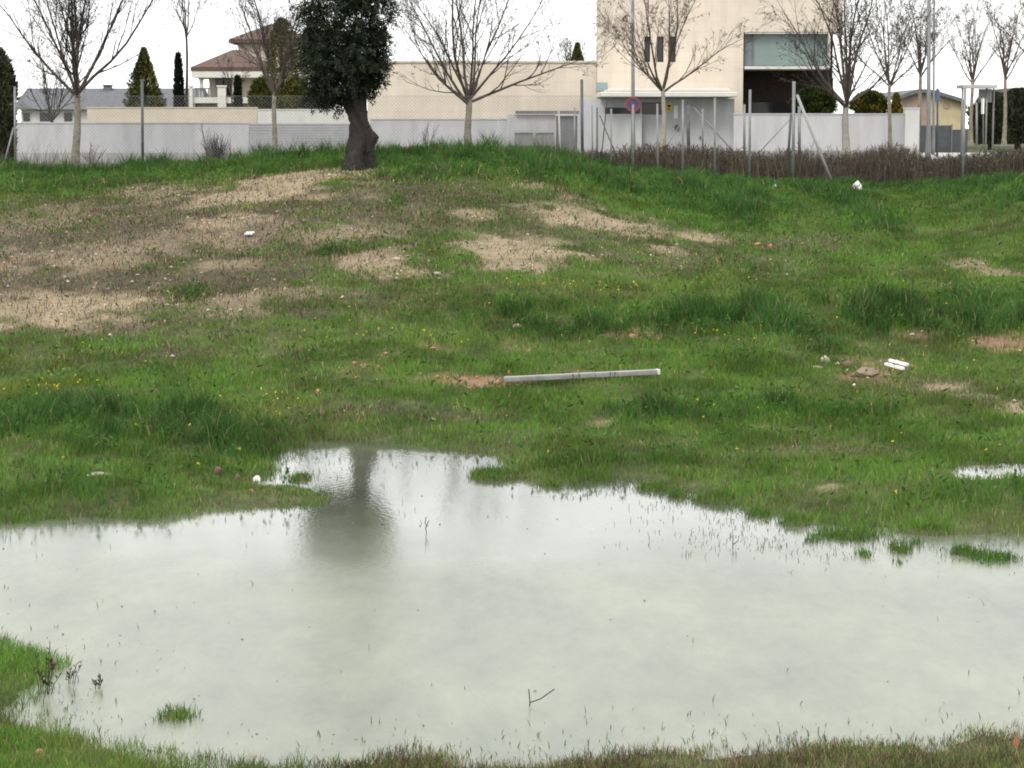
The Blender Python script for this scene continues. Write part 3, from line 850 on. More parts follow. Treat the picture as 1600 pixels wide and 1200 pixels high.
def copy_tree(o, loc, label, group=None, scale=1.0, rz=0.0):
    c = o.copy(); COL.objects.link(c); c.location = loc; c['label'] = label
    if group: c['group'] = group
    c.scale = (scale,) * 3; c.rotation_euler = (0, 0, rz)
    for ch in list(o.children):
        d = ch.copy(); COL.objects.link(d); d.parent = c
    return c

G_ST = 'bare deciduous trees along the street'
bare_tree('bare_tree', 118, 259, 93, 'bare spreading tree with a mottled trunk before the left grey wall', 150, 195, -150, 11, 1.15, .17, 'bark_pale', 'twig_dark', .05, G_ST, (.1, 1.15), 1100)
bare_tree('bare_tree', 428, 240, 92, 'slim bare tree with pale trunk just left of the olive tree', 148, 105, -90, 8, 1.0, .11, 'bark_pale', 'twig', .03, G_ST, (.1, .95), 700)
bare_tree('bare_tree', 732, 232, 92, 'bare vase shaped tree standing right of the olive against the low cream building', 158, 185, -130, 12, 1.05, .155, 'bark_pale', 'twig', 0, G_ST, (.12, 1.25), 1000)
bare_tree('bare_tree', 1036, 232, 90, 'bare tree in front of the three slit windows', 140, 118, -60, 8, .85, .10, 'bark_white', 'twig_warm', 0, G_ST, (.22, 1.15), 700)
bare_tree('bare_tree', 1321, 240, 90, 'bare tree with thick whitish trunk at the corner of the cream tower', 162, 130, -90, 10, .92, .155, 'bark_white', 'twig', .0, G_ST, (.06, 1.15), 900)
tH = bare_tree('bare_tree', 1389, 236, 98, 'dense brown bare tree on a thin trunk behind the wall end pillar', 135, 95, -60, 9, .95, .085, 'bark_pale', 'twig_warm', 0, G_ST, (.05, .95), 800)
tI = bare_tree('bare_tree', 1517, 226, 125, 'bare tree behind the grey bus shelter', 128, 56, 18, 8, .9, .11, 'bark_pale', 'twig_warm', .0, G_ST, (.05, .65), 300)
copy_tree(tI, at(1569, 224, 122), 'bare tree on slender trunk beside the dark hedge at right', G_ST, 1.0, 2.1)
copy_tree(tI, at(1622, 226, 118), 'bare tree cut by the right edge of the picture', G_ST, 1.1, 4.0)
copy_tree(tI, at(1436, 224, 150), 'faint bare tree far behind the two tall lamp posts', G_ST, 1.3, 1.0)
G_YARD = 'bare garden trees behind the walls'
bare_tree('bare_tree', 82, 200, 118, 'dark many stemmed bare tree behind the left wall', 188, 70, 40, 9, .8, .10, 'twig_dark', 'twig_dark', 0, G_YARD, (.1, 1.0), 300)
bare_tree('bare_tree', 293, 196, 116, 'thin upright bare birch beside the narrow cypress', 60, 42, -60, 5, .8, .075, 'twig_dark', 'twig_dark', 0, G_YARD, (.1, .75), 200)
bare_tree('bare_tree', 890, 150, 140, 'low bare tree showing above the cream building roof', 118, 60, 62, 8, .75, .09, 'twig', 'twig', 0, G_YARD, (.1, .9), 150)
bare_tree('bare_tree', 362, 196, 128, 'small bare tree before the villa porch', 150, 40, 90, 5, .6, .05, 'twig', 'twig', 0, G_YARD, (.1, .7), 60)

# olive: gnarled trunk and a dense drooping crown
OY = 46.8
ob = Vector(ground(560, 264)); OY = ob.y
olive = thing('olive_tree', ob, 'dark leafy olive tree with gnarled trunk on top of the mound', 'tree')
spine = [(560, 272, 30), (560, 262, 29), (561, 250, 26.5), (562, 238, 24), (564, 226, 22), (565, 214, 20), (563, 202, 18.5), (561, 190, 17.5), (558, 178, 17),
         (556, 166, 17), (556, 154, 17), (557, 142, 16.5), (557, 130, 14), (558, 112, 12)]
so = OY / F_PX
sides = 64
tv, tf = [], []
NR = 90
sv = np.array(spine, float)
ti = np.linspace(0, len(spine) - 1, NR)
for i in range(NR):
    u, v, r = [float(np.interp(ti[i], np.arange(len(spine)), sv[:, q])) for q in range(3)]
    c = at(u, v, OY) - ob; q_ = ti[i]
    for k in range(sides):
        a = 2 * math.pi * k / sides
        tw = a + q_ * .16 + .25 * math.sin(q_ * .9)
        fl = 1 + .10 * math.sin(4 * tw) + .07 * math.sin(7 * tw + 1) + (.14 * math.sin(3 * a + 1.2) if q_ < 3 else 0)
        ridge = abs(math.sin(9.5 * tw + 2.2 * float(N1(a * 1.5, q_ * .9))))
        fl += .11 * (ridge - .5) + .16 * (float(N2.fbm(a * 5, q_ * 2.2, 3)) - .5)
        burl = 1 + .46 * math.exp(-((q_ - 5) / .9) ** 2) * max(0, math.cos(a - .1)) ** 3 + .28 * math.exp(-((q_ - 9) / .8) ** 2) * max(0, math.cos(a - 2.9)) ** 3
        r2 = r * .84 * so * fl * burl
        tv.append((c.x + r2 * math.cos(a), c.y + r2 * math.sin(a), c.z))
for i in range(NR - 1):
    for k in range(sides):
        tf += [i * sides + k, i * sides + (k + 1) % sides, (i + 1) * sides + (k + 1) % sides, (i + 1) * sides + k]
tv = np.array(tv); tf = np.array(tf)
fork = at(557, 140, OY) - ob
cc_ = at(538, 60, OY) - ob
D = rdir(9, 1.0); D[:, 2] = np.abs(D[:, 2]) + .55; D /= np.linalg.norm(D, axis=1, keepdims=True)
P1 = march(np.tile(np.array(fork), (9, 1)), D, np.full(9, 1.05), 7, .08, .13)
R1 = .075 * np.linspace(1, .2, 7)[None].repeat(9, 0)
Vl, Fl = tubes_np(P1, R1, 8)
tf = np.concatenate([tf, Fl + len(tv)]); tv = np.concatenate([tv, Vl])
link('trunk', mesh_np('trunk', tv, tf, np.full(len(tf) // 4, 4), None, True), M['bark_olive'], olive)
# crown clumps: ellipsoids in photo space turned to real size
CL = [(545, 25, 58), (498, 62, 42), (585, 55, 36), (540, 95, 58), (500, 115, 40), (575, 108, 38), (520, 140, 34), (488, 95, 28), (598, 90, 20), (545, -40, 62),
      (500, -10, 44), (590, -5, 40), (560, -90, 45), (515, 155, 16), (490, 140, 18), (560, 130, 34), (592, 128, 14), (478, 60, 22), (604, 62, 14), (476, 20, 18), (610, 20, 16)]
Cs, Ds, cs = [], [], []
for (u, v, r) in CL:
    u = 540 + (u - 540) * .86; v = v - 6; r = r * .80; c = np.array(at(u, v, OY)) - np.array(ob); rr = r * so
    nt = int((200 if v > 35 else 140) * (r / 40) ** 2)
    p = rdir(nt); rad = (RNG.random(nt) ** .4)[:, None]
    q = c + p * rad * rr * np.array([1, 1.0, 1.0])
    q[:, 1] += RNG.normal(size=nt) * rr * .25
    tone = (.45 + 1.3 * RNG.random((nt, 1)) ** 1.5)
    for j in range(nt):
        m_ = 32
        ax = rdir(1, .35)[0]; out_ = q[j] - c; ax = ax + .6 * out_ / (np.linalg.norm(out_) + .1); ax[2] -= .25
        ax /= np.linalg.norm(ax)
        tt = RNG.random(m_)[:, None]
        Cs.append(q[j] + ax * tt * .30 + RNG.normal(size=(m_, 3)) * .025 - np.array([0, 0, 1]) * (tt ** 2) * .10)
        dd = ax * .8 + RNG.normal(size=(m_, 3)) * .55; dd[:, 2] -= .35
        Ds.append(dd / np.linalg.norm(dd, axis=1, keepdims=True))
        base = np.array([.022, .030, .017]) if random.random() < .62 else np.array([.044, .053, .035])
        cs.append(np.tile(base * tone[j], (m_, 1)) * (.75 + .5 * RNG.random((m_, 1))))
Cs, Ds, cs = map(np.concatenate, (Cs, Ds, cs))
nl = len(Cs)
V, f, s_, c = leaves_np(Cs, Ds, .065 + .04 * RNG.random(nl), .018 + .010 * RNG.random(nl), cs)
link('crown', mesh_np('crown', V, f, s_, c), M['leaf'], olive)
print('olive leaves', nl)

# evergreens made of small upright sprays
def conifer(name, u, v0, v1, w_px, Y, label, cat='conifer', col=(.055, .085, .03), tipcol=None, n=7000, shape=1.0, group=None, round_=False, trunk=True, leaf=.16, depth=None):
    s = Y / F_PX
    b = at(u, v1, Y); b2 = Vector((b.x, b.y, b.z))
    H = at(u, v0, Y).z - b.z; Rm = w_px / 2 * s
    root = thing(name, b2, label, cat, group)
    t = RNG.random(n) ** (1.0 if round_ else 1.25)
    if round_:
        prof = np.sqrt(np.clip(1 - (2 * t - .9) ** 2 / 1.21, 0.02, 1))
    else:
        prof = np.clip((1 - t) ** shape, .02, 1) * np.clip(.55 + t * 6, 0, 1)
    a = RNG.random(n) * 2 * np.pi
    lump = .70 + .60 * N1.fbm(a * 1.6 + u, t * 6, 2) + .16 * np.sin(a * 5 + t * 9)
    rad = Rm * prof * lump * np.sqrt(.35 + .65 * RNG.random(n))
    C = np.stack([np.cos(a) * rad, np.sin(a) * rad * (depth or 1), t * H * .97], -1)
    D = np.stack([np.cos(a) * .55, np.sin(a) * .55, np.full(n, .9)], -1) + RNG.normal(size=(n, 3)) * .35
    D /= np.linalg.norm(D, axis=1, keepdims=True)
    cb = np.tile(np.array(col), (n, 1)) * (.40 + .6 * RNG.random((n, 1))) * (.65 + .7 * N2.fbm(a * 2.4 + u, t * 9, 2)[:, None])
    if tipcol is not None:
        tp = (RNG.random(n) < .45 * sstep(.35, .6, N3.fbm(a * 2 + u, t * 5, 2)) + .15)[:, None]
        cb = np.where(tp, np.array(tipcol) * (.7 + .6 * RNG.random((n, 1))), cb)
    V, f, s_, c = leaves_np(C, D, leaf * (.6 + .8 * RNG.random(n)), leaf * .38, cb)
    link('crown', mesh_np('crown', V, f, s_, c), M['leaf'], root)
    if trunk:
        MB().tube([b2 + Vector((0, 0, -.3)), b2 + Vector((0, 0, H * .5)), b2 + Vector((0, 0, H * .9))], [Rm * .13 + .04, Rm * .08 + .03, .015], 8).build('trunk', M['twig_dark'], root)
    return root

conifer('conifer', 226, 74, 176, 66, 122, 'broad cone shaped conifer with yellowish tips behind the left cream wall', 'conifer', (.045, .062, .022), (.16, .15, .035), 9000, .85)
conifer('cypress', 280, 82, 176, 14, 121, 'tall narrow dark cypress left of the villa', 'cypress', (.022, .030, .018), None, 5000, .35)
conifer('cypress', 372, 119, 176, 11, 121, 'short narrow cypress in front of the villa porch', 'cypress', (.03, .042, .02), None, 3500, .35)
conifer('conifer', 441, 26, 172, 66, 133, 'tall loose yellow green conifer behind the olive crown', 'conifer', (.085, .085, .03), (.17, .16, .045), 9000, .42)
conifer('bush', 412, 122, 177, 42, 124, 'rounded yellow green bush right of the villa', 'bush', (.05, .07, .02), (.15, .15, .03), 6000, round_=True)
conifer('bush', 462, 122, 177, 36, 123, 'bright yellow tipped bush beside the olive trunk', 'bush', (.05, .075, .02), (.20, .18, .035), 6000, round_=True)
conifer('bush', 500, 138, 182, 46, 119, 'dark low bush hanging over the white wall behind the olive', 'bush', (.02, .03, .017), None, 5000, round_=True)
conifer('conifer', 902, 68, 112, 26, 135, 'small yellow tipped conifer above the cream building roof', 'conifer', (.05, .06, .02), (.17, .15, .035), 4000, .9)
conifer('bush', 1272, 138, 184, 68, 104.5, 'wide green bush in front of the dark recess', 'bush', (.03, .045, .017), (.07, .085, .02), 8000, round_=True, depth=.5)
conifer('bush', 1358, 144, 184, 52, 104.5, 'green and gold bush above the right grey wall', 'bush', (.045, .06, .018), (.20, .16, .03), 7000, round_=True, depth=.6)
conifer('conifer', 1400, 148, 184, 16, 104, 'golden cone shrub next to the wall end pillar', 'conifer', (.10, .085, .02), (.26, .19, .035), 3500, .8)
conifer('evergreen_shrub', -6, 72, 266, 62, 84, 'tall dark evergreen shrub at the left edge by the wall', 'shrub', (.050, .056, .036), (.10, .105, .065), 24000, round_=True, depth=.8, leaf=.2)
for (u, w, v0, lab) in ((1548, 60, 146, 'dark rounded hedge bush behind the bus shelter'), (1590, 66, 140, 'dark hedge bush right of the slender bare tree')):
    conifer('hedge_bush', u, v0, 226, w, 132, lab, 'bush', (.040, .046, .030), (.06, .068, .040), 16000, round_=True, leaf=.24, group='dark hedge at the right', depth=.7)

# ------------------------------------------------------------------ buildings
def rect(u0, u1, v0, v1, Y):
    a = at(u0, (v0 + v1) / 2, Y); b = at(u1, (v0 + v1) / 2, Y)
    return a.x, b.x, at((u0 + u1) / 2, v1, Y).z, at((u0 + u1) / 2, v0, Y).z     # x0,x1,z0,z1

def pierced(mb, x0, x1, z0, z1, y, holes, depth):
    xs = sorted({x0, x1, *[h[0] for h in holes], *[h[1] for h in holes]})
    zs = sorted({z0, z1, *[h[2] for h in holes], *[h[3] for h in holes]})
    for i in range(len(xs) - 1):
        for j in range(len(zs) - 1):
            cx, cz = (xs[i] + xs[i + 1]) / 2, (zs[j] + zs[j + 1]) / 2
            if any(h[0] < cx < h[1] and h[2] < cz < h[3] for h in holes): continue
            mb.add([(xs[i], y, zs[j]), (xs[i + 1], y, zs[j]), (xs[i + 1], y, zs[j + 1]), (xs[i], y, zs[j + 1])], [(0, 1, 2, 3)])
    for (a, b, c, d) in holes:
        mb.add([(a, y, c), (a, y + depth, c), (a, y + depth, d), (a, y, d)], [(0, 1, 2, 3)])
        mb.add([(b, y, c), (b, y, d), (b, y + depth, d), (b, y + depth, c)], [(0, 1, 2, 3)])
        mb.add([(a, y, c), (b, y, c), (b, y + depth, c), (a, y + depth, c)], [(0, 1, 2, 3)])
        mb.add([(a, y, d), (a, y + depth, d), (b, y + depth, d), (b, y, d)], [(0, 1, 2, 3)])

def shell(mb, x0, x1, y0, y1, z0, z1):
    """sides, back and top of a block whose front is built separately"""
    mb.add([(x0, y0, z0), (x0, y1, z0), (x0, y1, z1), (x0, y0, z1)], [(3, 2, 1, 0)])
    mb.add([(x1, y0, z0), (x1, y1, z0), (x1, y1, z1), (x1, y0, z1)], [(0, 1, 2, 3)])
    mb.add([(x0, y1, z0), (x1, y1, z0), (x1, y1, z1), (x0, y1, z1)], [(3, 2, 1, 0)])
    mb.add([(x0, y0, z1), (x1, y0, z1), (x1, y1, z1), (x0, y1, z1)], [(0, 1, 2, 3)])

HY = 106.0
x0, x1, _, _ = rect(933, 1162, 20, 60, HY)
house = thing('modern_house', (x0, HY, STREET_Z), 'large modern cream stone house with a tall block, slit windows and low wing', 'house')
ztop = at(933, -75, HY).z
zcut = at(1200, 50, HY).z
xr = at(1316.5, 40, HY).x
# tall block: solid left bay with three slits
slits = [rect(a, b, 57, 97, HY) for a, b in ((1007, 1016), (1027, 1037), (1047, 1056))]
mb = MB()
pierced(mb, x0, x1, STREET_Z - .3, zcut, HY, slits, .35)
mb.add([(x0, HY, zcut), (xr, HY, zcut), (xr, HY, ztop), (x0, HY, ztop)], [(0, 1, 2, 3)])
mb.add([(x1, HY, zcut), (x1, HY + 3.2, zcut), (xr, HY + 3.2, zcut), (xr, HY, zcut)], [(0, 1, 2, 3)])      # soffit over the recess
mb.add([(x1, HY, STREET_Z - .3), (x1, HY + 3.2, STREET_Z - .3), (x1, HY + 3.2, zcut), (x1, HY, zcut)], [(0, 1, 2, 3)])
xb_ = x0 * (1 + 13.0 / HY)
mb.add([(x0, HY, STREET_Z - .3), (xb_, HY + 14, STREET_Z - .3), (xb_, HY + 14, ztop), (x0, HY, ztop)], [(3, 2, 1, 0)])
mb.add([(xr, HY, zcut), (xr, HY + 3.2, zcut), (xr, HY + 3.2, ztop), (xr, HY, ztop)], [(0, 1, 2, 3)])
mb.add([(xr, HY + 3.2, STREET_Z - .3), (xr, HY + 14, STREET_Z - .3), (xr, HY + 14, ztop), (xr, HY + 3.2, ztop)], [(0, 1, 2, 3)])
mb.add([(x0, HY, ztop), (xr, HY, ztop), (xr, HY + 14, ztop), (xb_, HY + 14, ztop)], [(0, 1, 2, 3)])
mb.build('wall', M['cream'], house)
mb = MB(); mb.box(x0 - .03, xr + .03, HY - .05, HY + .3, ztop, ztop + .1); mb.build('coping', M['white_trim'], house)
for (a, b, c, d) in slits:
    mb = MB(); mb.box(a, b, HY + .26, HY + .32, c, d); w_ = mb.build('window', M['dark_glass'], house)
    mb = MB(); t = .035
    mb.box(a, a + t, HY + .20, HY + .255, c, d); mb.box(b - t, b, HY + .20, HY + .255, c, d); mb.box(a + t, b - t, HY + .20, HY + .255, c, c + t); mb.box(a + t, b - t, HY + .20, HY + .255, d - t, d)
    mb.build('frame', M['dark_wood'], w_)
# recess back wall with clerestory
mb = MB(); mb.box(x1 + .01, xr - .01, HY + 3.0, HY + 3.19, STREET_Z - .3, zcut - .01); mb.build('recess_wall', M['dark_wood'], house)
a, b, c, d = rect(1175, 1238, 160, 182, HY + 2.9)
mb = MB(); mb.box(a, b, HY + 2.9, HY + 2.98, c, d); mb.build('garage_door', M['dark_glass'], house)
# glazed box hanging in the recess
a, b, c, d = rect(1163.5, 1297, 51, 108, HY + .05)
fr = MB(); t = .10
fr.box(a, b, HY - .1, HY + 2.9, c, c + .12); fr.box(b - t, b, HY - .1, HY + 2.9, c + .12, d)
fr.box(a, b - t, HY - .02, HY + 2.9, d - .05, d - .003)
fr.build('bay_frame', M['white_trim'], house)
win = MB(); win.box(a + .38, b - t - .02, HY + .35, HY + .40, c + .125, d - .055); wo = win.build('window', M['teal_glass'], house)
mu = MB()
mu.box(a + .38, a + .44, HY + .28, HY + .345, c + .125, d - .055)
mu.box(b - t - .75, b - t - .70, HY + .28, HY + .345, c + .125, d - .055)
mu.box(a + .44, b - t - .75, HY + .28, HY + .345, c + .125, c + .18)
mu.build('frame', M['grey_frame'], wo)
sp_ = MB(); sp_.box(a + .003, a + .37, HY + .32, HY + .42, c + .125, d - .055); sp_.build('side_panel', M['grey_frame'], house)
# railing line across the recess
rl = MB(); p0 = at(1148, 161, HY - .8); p1 = at(1240, 161, HY - .8)
# low wing
wx0 = at(574, 140, HY + .3).x; wzt = at(760, 98, HY + .3).z
mb = MB(); mb.box(wx0, x0 - .004, HY + .3, HY + 10, STREET_Z - .3, wzt); mb.build('wing_wall', M['cream'], house)
mb = MB(); mb.box(wx0 - .05, x0 - .006, HY + .24, HY + 10.05, wzt, wzt + .09); mb.build('wing_coping', M['cream_wall'], house)
# entrance canopy with soffit
a, b, c, d = rect(938, 1152, 143.5, 151.5, HY - 5)
mb = MB(); mb.box(a, b, HY - 5, HY - .01, c, d); mb.box(a + .35, b - .3, HY - 4.9, HY - .02, d, d + .14); mb.build('canopy', M['white_trim'], house, bevel=.04)
# entrance front under the canopy
EY = HY - 3.6
a, b, c, d = rect(905, 1147, 153, 260, EY)
holes = [rect(1003, 1035, 160, 179, EY), rect(945, 1000, 168, 179, EY)]
mb = MB(); pierced(mb, a, b, STREET_Z - .3, c * 0 + at(1000, 154, EY).z, EY, holes, .3)
mb.build('entrance_wall', M['grey_wall'], house)
for hh in holes:
    q = MB(); q.box(hh[0], hh[1], EY + .22, EY + .28, hh[2], hh[3]); wq = q.build('window', M['dark_glass'], house)
    q = MB(); q.box(hh[0], hh[1], EY + .16, EY + .215, hh[3] - .05, hh[3] - .003); q.build('frame', M['grey_frame'], wq)
a, b, c, d = rect(1074, 1098, 165, 236, EY - .05)
q = MB(); q.box(a, b, EY - .05, EY - .004, STREET_Z, d); dr = q.build('door', M['grey_wall'], house); dr['label'] = 'plain pale entrance door'
q = MB(); q.box(b - .14, b - .08, EY - .11, EY - .052, STREET_Z + 1.0, STREET_Z + 1.15); q.build('handle', M['galv_dark'], dr)
# plaque + notices
a, b, c, d = rect(931, 949, 129, 142, HY - .06)
q = MB(); q.box(a, b, HY - .06, HY - .004, c, d); tag(q.build('wall_plaque', M['plaque'], None, (a, HY - .06, c)), 'grey green rectangular plaque on the cream wall above the canopy end', 'plaque')
a, b, c, d = rect(1041, 1050, 161, 175, EY - .06)
q = MB(); q.box(a, b, EY - .035, EY - .004, c, d); yn = q.build('notice', M['yellow_paint'], None, (a, EY - .03, c)); tag(yn, 'yellow notice left of the white one beside the entrance', 'notice')
q = MB(); w_ = b - a; hh_ = d - c
q.box(a + .25 * w_, a + .75 * w_, EY - .040, EY - .036, c + .55 * hh_, c + .8 * hh_); q.box(a + .2 * w_, a + .8 * w_, EY - .040, EY - .036, c + .2 * hh_, c + .28 * hh_); q.box(a + .2 * w_, a + .7 * w_, EY - .040, EY - .036, c + .36 * hh_, c + .43 * hh_)
q.build('print', M['dark_wood'], yn)
a, b, c, d = rect(1053, 1059, 165, 185, EY - .06)
q = MB(); q.box(a, b, EY - .035, EY - .004, c, d); tag(q.build('notice', M['white_plastic'], None, (a, EY - .03, c)), 'white upright notice beside the yellow one at the entrance', 'notice')
a, b, c, d = rect(1055, 1061, 195, 203, EY - .06)
q = MB(); q.box(a, b, EY - .12, EY - .004, c, d, ); tag(q.build('letter_box', M['galv_dark'], None, (a, EY - .1, c), bevel=.01), 'small dark letter box under the white notice', 'letter box')

# street walls, one per owner
def wall(u0, u1, vt, Y, m, label, name='garden_wall', thick=.22, cap=None, z0=STREET_Z - .4, plinth=None, ribs=0, group='pale walls along the street'):
    a = at(u0, vt, Y); b = at(u1, vt, Y)
    root = thing(name, (a.x, Y, STREET_Z), label, 'wall', group)
    q = MB(); q.box(a.x, b.x, Y, Y + thick, z0, a.z); q.build('wall_face', M[m], root)
    if cap: q = MB(); q.box(a.x - .02, b.x + .02, Y - .03, Y + thick + .03, a.z, a.z + .05); q.build('coping', M[cap], root)
    if plinth:
        q = MB(); q.box(a.x, b.x, Y - .03, Y - .003, z0, STREET_Z + plinth); q.build('plinth', M['plinth'], root)
    if ribs:
        q = MB(); h = (a.z - STREET_Z)
        for i in range(ribs):
            z = STREET_Z + h * (i + .5) / ribs
            q.box(a.x, b.x, Y - .035, Y - .003, z, z + h / ribs * .55)
        q.build('ribs', M[m], root)
    return root
WY = 99.0
wall(24, 389, 193, WY, 'grey_wall', 'plain pale grey wall at the far left behind the chain link', cap='grey_wall', plinth=.45)
wall(389.6, 578, 193, WY - .05, 'rib_wall', 'horizontally ribbed grey wall behind the olive trunk', ribs=15)
wall(578.6, 792, 187, WY, 'grey_wall', 'smooth grey wall below the low cream building', cap='grey_wall')
wall(792.6, 868, 179, WY - .1, 'grey_wall', 'taller grey wall piece behind the concrete meter boxes')
wall(1147, 1414, 179, WY, 'grey_wall', 'long pale grey wall under the dark recess at right', cap='grey_wall', plinth=.55)
pr = wall(1415, 1437, 170, WY - .2, 'white_wall', 'white end pillar of the right grey wall', name='wall_pillar', thick=.6, cap='white_trim')
GYd = 112.0
wall(136, 402, 169, GYd, 'cream_wall', 'long cream garden wall rising behind the left grey wall', cap='cream_wall')
wall(402.6, 545, 172, GYd - .3, 'white_wall', 'white garden wall between the villa and the olive', cap='white_trim')
wall(903, 1003, 178, EY - .4, 'grey_wall', 'low grey wall beside the grey gate door')
# dark top strip over the gate + gate
a, b, c, d = rect(805, 905, 173, 178, WY - .3)
q = MB(); q.box(a, b, WY - .3, WY - .12, c, d); tag(q.build('lintel_beam', M['gate'], None, (a, WY - .3, c)), 'dark grey beam above the gate door and wall', 'beam')
a, b, c, d = rect(869, 902, 181, 256, WY - .15)
gt = thing('gate_door', (a, WY - .15, STREET_Z), 'grey metal gate door right of the meter boxes', 'gate')
q = MB(); q.box(a + .03, b - .03, WY - .13, WY - .08, STREET_Z, d - .03); q.build('door_panel', M['gate'], gt)
q = MB(); q.box(a, a + .028, WY - .17, WY - .06, STREET_Z, d); q.box(b - .028, b, WY - .17, WY - .06, STREET_Z, d); q.box(a + .028, b - .028, WY - .17, WY - .06, d - .028, d); q.build('frame', M['galv_dark'], gt)
q = MB(); q.box(a + .72, a + .80, WY - .20, WY - .131, STREET_Z + 1.3, STREET_Z + 1.42); q.build('handle', M['galv_dark'], gt)
# meter boxes
for (u0, u1, lab) in ((803, 834, 'left grey concrete meter box against the street wall'), (836, 866, 'right grey concrete meter box against the street wall')):
    a, b, c, d = rect(u0, u1, 206, 262, WY - 1.0)
    r_ = thing('meter_box', (a, WY - 1.0, STREET_Z), lab, 'meter box', 'meter boxes by the gate')
    zm = at(u0, 228, WY - 1).z
    q = MB(); q.box(a, b, WY - 1.0, WY - .45, STREET_Z - .3, zm); q.build('base', M['conc_dark'], r_)
    q = MB(); q.box(a + .03, b - .03, WY - .98, WY - .47, zm, d - .05); q.build('cabinet', M['conc'], r_)
    q = MB(); q.box(a - .01, b + .01, WY - 1.03, WY - .42, d - .05, d); q.build('lid', M['plinth'], r_)

# villa with red tile roofs
VY = 142.0
vs_ = VY / F_PX
a, b, c, d = rect(300, 430, 107, 176, VY)
villa = thing('villa', (a, VY, STREET_Z), 'cream villa with red tiled hip roofs and a columned porch', 'house')
def hip(mb, x0, x1, y0, y1, z0, z1, inset):
    mb.add([(x0, y0, z0), (x1, y0, z0), (x1, y1, z0), (x0, y1, z0), (x0 + inset, (y0 + y1) / 2, z1), (x1 - inset, (y0 + y1) / 2, z1)],
           [(0, 1, 5, 4), (1, 2, 5), (2, 3, 4, 5), (3, 0, 4), (3, 2, 1, 0)])
    mb.box(x0 + .02, x1 - .02, y0 + .02, y1 - .02, z0 - .22, z0 - .004)
z_eave = at(300, 105, VY).z; z_apex = at(350, 78, VY).z
xl, xr_ = at(297, 105, VY).x, at(425, 105, VY).x
mb = MB(); hip(mb, xl, xr_, VY, VY + 6, z_eave, z_apex + .1, 2.2)
ro = mb.build('roof', M['tile'], villa)
mb = MB(); mb.box(xl + .06, xr_ - .06, VY + .06, VY + 5.9, z_eave - .62, z_eave - .23); mb.build('cornice', M['white_trim'], villa)
zfl = at(310, 152, VY).z
mb = MB(); xw = at(330, 120, VY + 2).x
mb.box(xw, xr_ - .3, VY + 2.2, VY + 5.8, STREET_Z, z_eave - .63); mb.build('wall', M['cream_wall'], villa)
mb = MB(); mb.box(xl + .1, xr_ - .3, VY + .15, VY + 5.8, zfl - .35, zfl); mb.build('terrace_slab', M['white_trim'], villa)
mb = MB(); mb.box(xl + .2, at(340, 160, VY).x, VY + .4, VY + 5.7, STREET_Z, zfl - .36); mb.build('basement_wall', M['conc_dark'], villa)
for (u, w) in ((313, 7), (320, 5), (365, 8)):
    p = at(u, 130, VY); yy = VY + .5 + (2.2 if u == 320 else 0)
    q = MB(); q.tube([(p.x, yy, zfl), (p.x, yy, zfl + .15), (p.x, yy, z_eave - .85), (p.x, yy, z_eave - .63)], [w * vs_ * .62, w * vs_ * .5, w * vs_ * .44, w * vs_ * .62], 14); q.build('column', M['white_trim'], villa)
a, b, c, d = rect(337, 362, 119, 151, VY + 2.1)
q = MB(); q.box(a, b, VY + 2.1, VY + 2.18, c, d); do = q.build('door', M['dark_glass'], villa)
q = MB(); q.box((a + b) / 2 - .04, (a + b) / 2 + .04, VY + 2.04, VY + 2.095, c, d); q.build('frame', M['dark_wood'], do)
ra = MB(); zt = at(310, 137, VY).z; xe = at(338, 140, VY).x
ra.box(xl + .2, xe, VY + .28, VY + .36, zt - .08, zt)
k = xl + .3
while k < xe:
    ra.box(k, k + .07, VY + .29, VY + .35, zfl + .003, zt - .083); k += .24
ra.build('balustrade', M['gate'], villa)
for (u0, u1) in ((296, 301), (340, 353)):
    a, b, c, d = rect(u0, u1, 136, 176, VY); q = MB(); q.box(a, b, VY - .05, VY + .25, STREET_Z, d); q.box(a - .05, b + .05, VY - .1, VY + .3, d, d + .1); q.build('pier', M['white_trim'], villa)
# upper storey
zu = at(400, 62, VY + 6).z; zua = at(400, 38, VY + 6).z
ux0, ux1 = at(372, 62, VY + 6).x, at(470, 62, VY + 6).x
mb = MB(); mb.box(ux0, ux1, VY + 6.01, VY + 11, STREET_Z, zu - .23); mb.build('upper_wall', M['cream_wall'], villa)
mb = MB(); hip(mb, ux0 - .55, ux1 + .6, VY + 5.4, VY + 11.6, zu, zua + .15, 2.4); mb.build('upper_roof', M['tile'], villa)
# far pieces of the villa right of the olive
a, b, c, d = rect(375, 400, 112, 176, VY + 1.8); mb = MB(); mb.box(a, b, VY + 1.5, VY + 2.19, STREET_Z, d); mb.build('buttress', M['cream_wall'], villa)

# low house with the grey roof behind the left wall
BY = 150.0
a, b, c, d = rect(30, 305, 142, 175, BY)
gh = thing('grey_roof_house', (a, BY, STREET_Z), 'low white house under a long dark grey roof at far left', 'house')
mb = MB(); mb.add([(a - .5, BY, at(60, 171, BY).z), (b, BY, at(60, 171, BY).z), (b, BY + 5, d + .25), (a - .5, BY + 5, d + .25), (a - .5, BY + 10, at(60, 171, BY).z), (b, BY + 10, at(60, 171, BY).z)],
                  [(0, 1, 2, 3), (3, 2, 5, 4), (0, 3, 4), (1, 5, 2), (0, 4, 5, 1)]); rf = mb.build('roof', M['slate'], gh)
q = MB(); p = at(168, 140, BY + 4.6); q.box(p.x - .25, p.x + .25, BY + 4.4, BY + 5.0, p.z - 1, p.z + .25); q.box(p.x - .32, p.x + .32, BY + 4.33, BY + 5.07, p.z + .25, p.z + .33); q.build('chimney', M['slate'], rf)
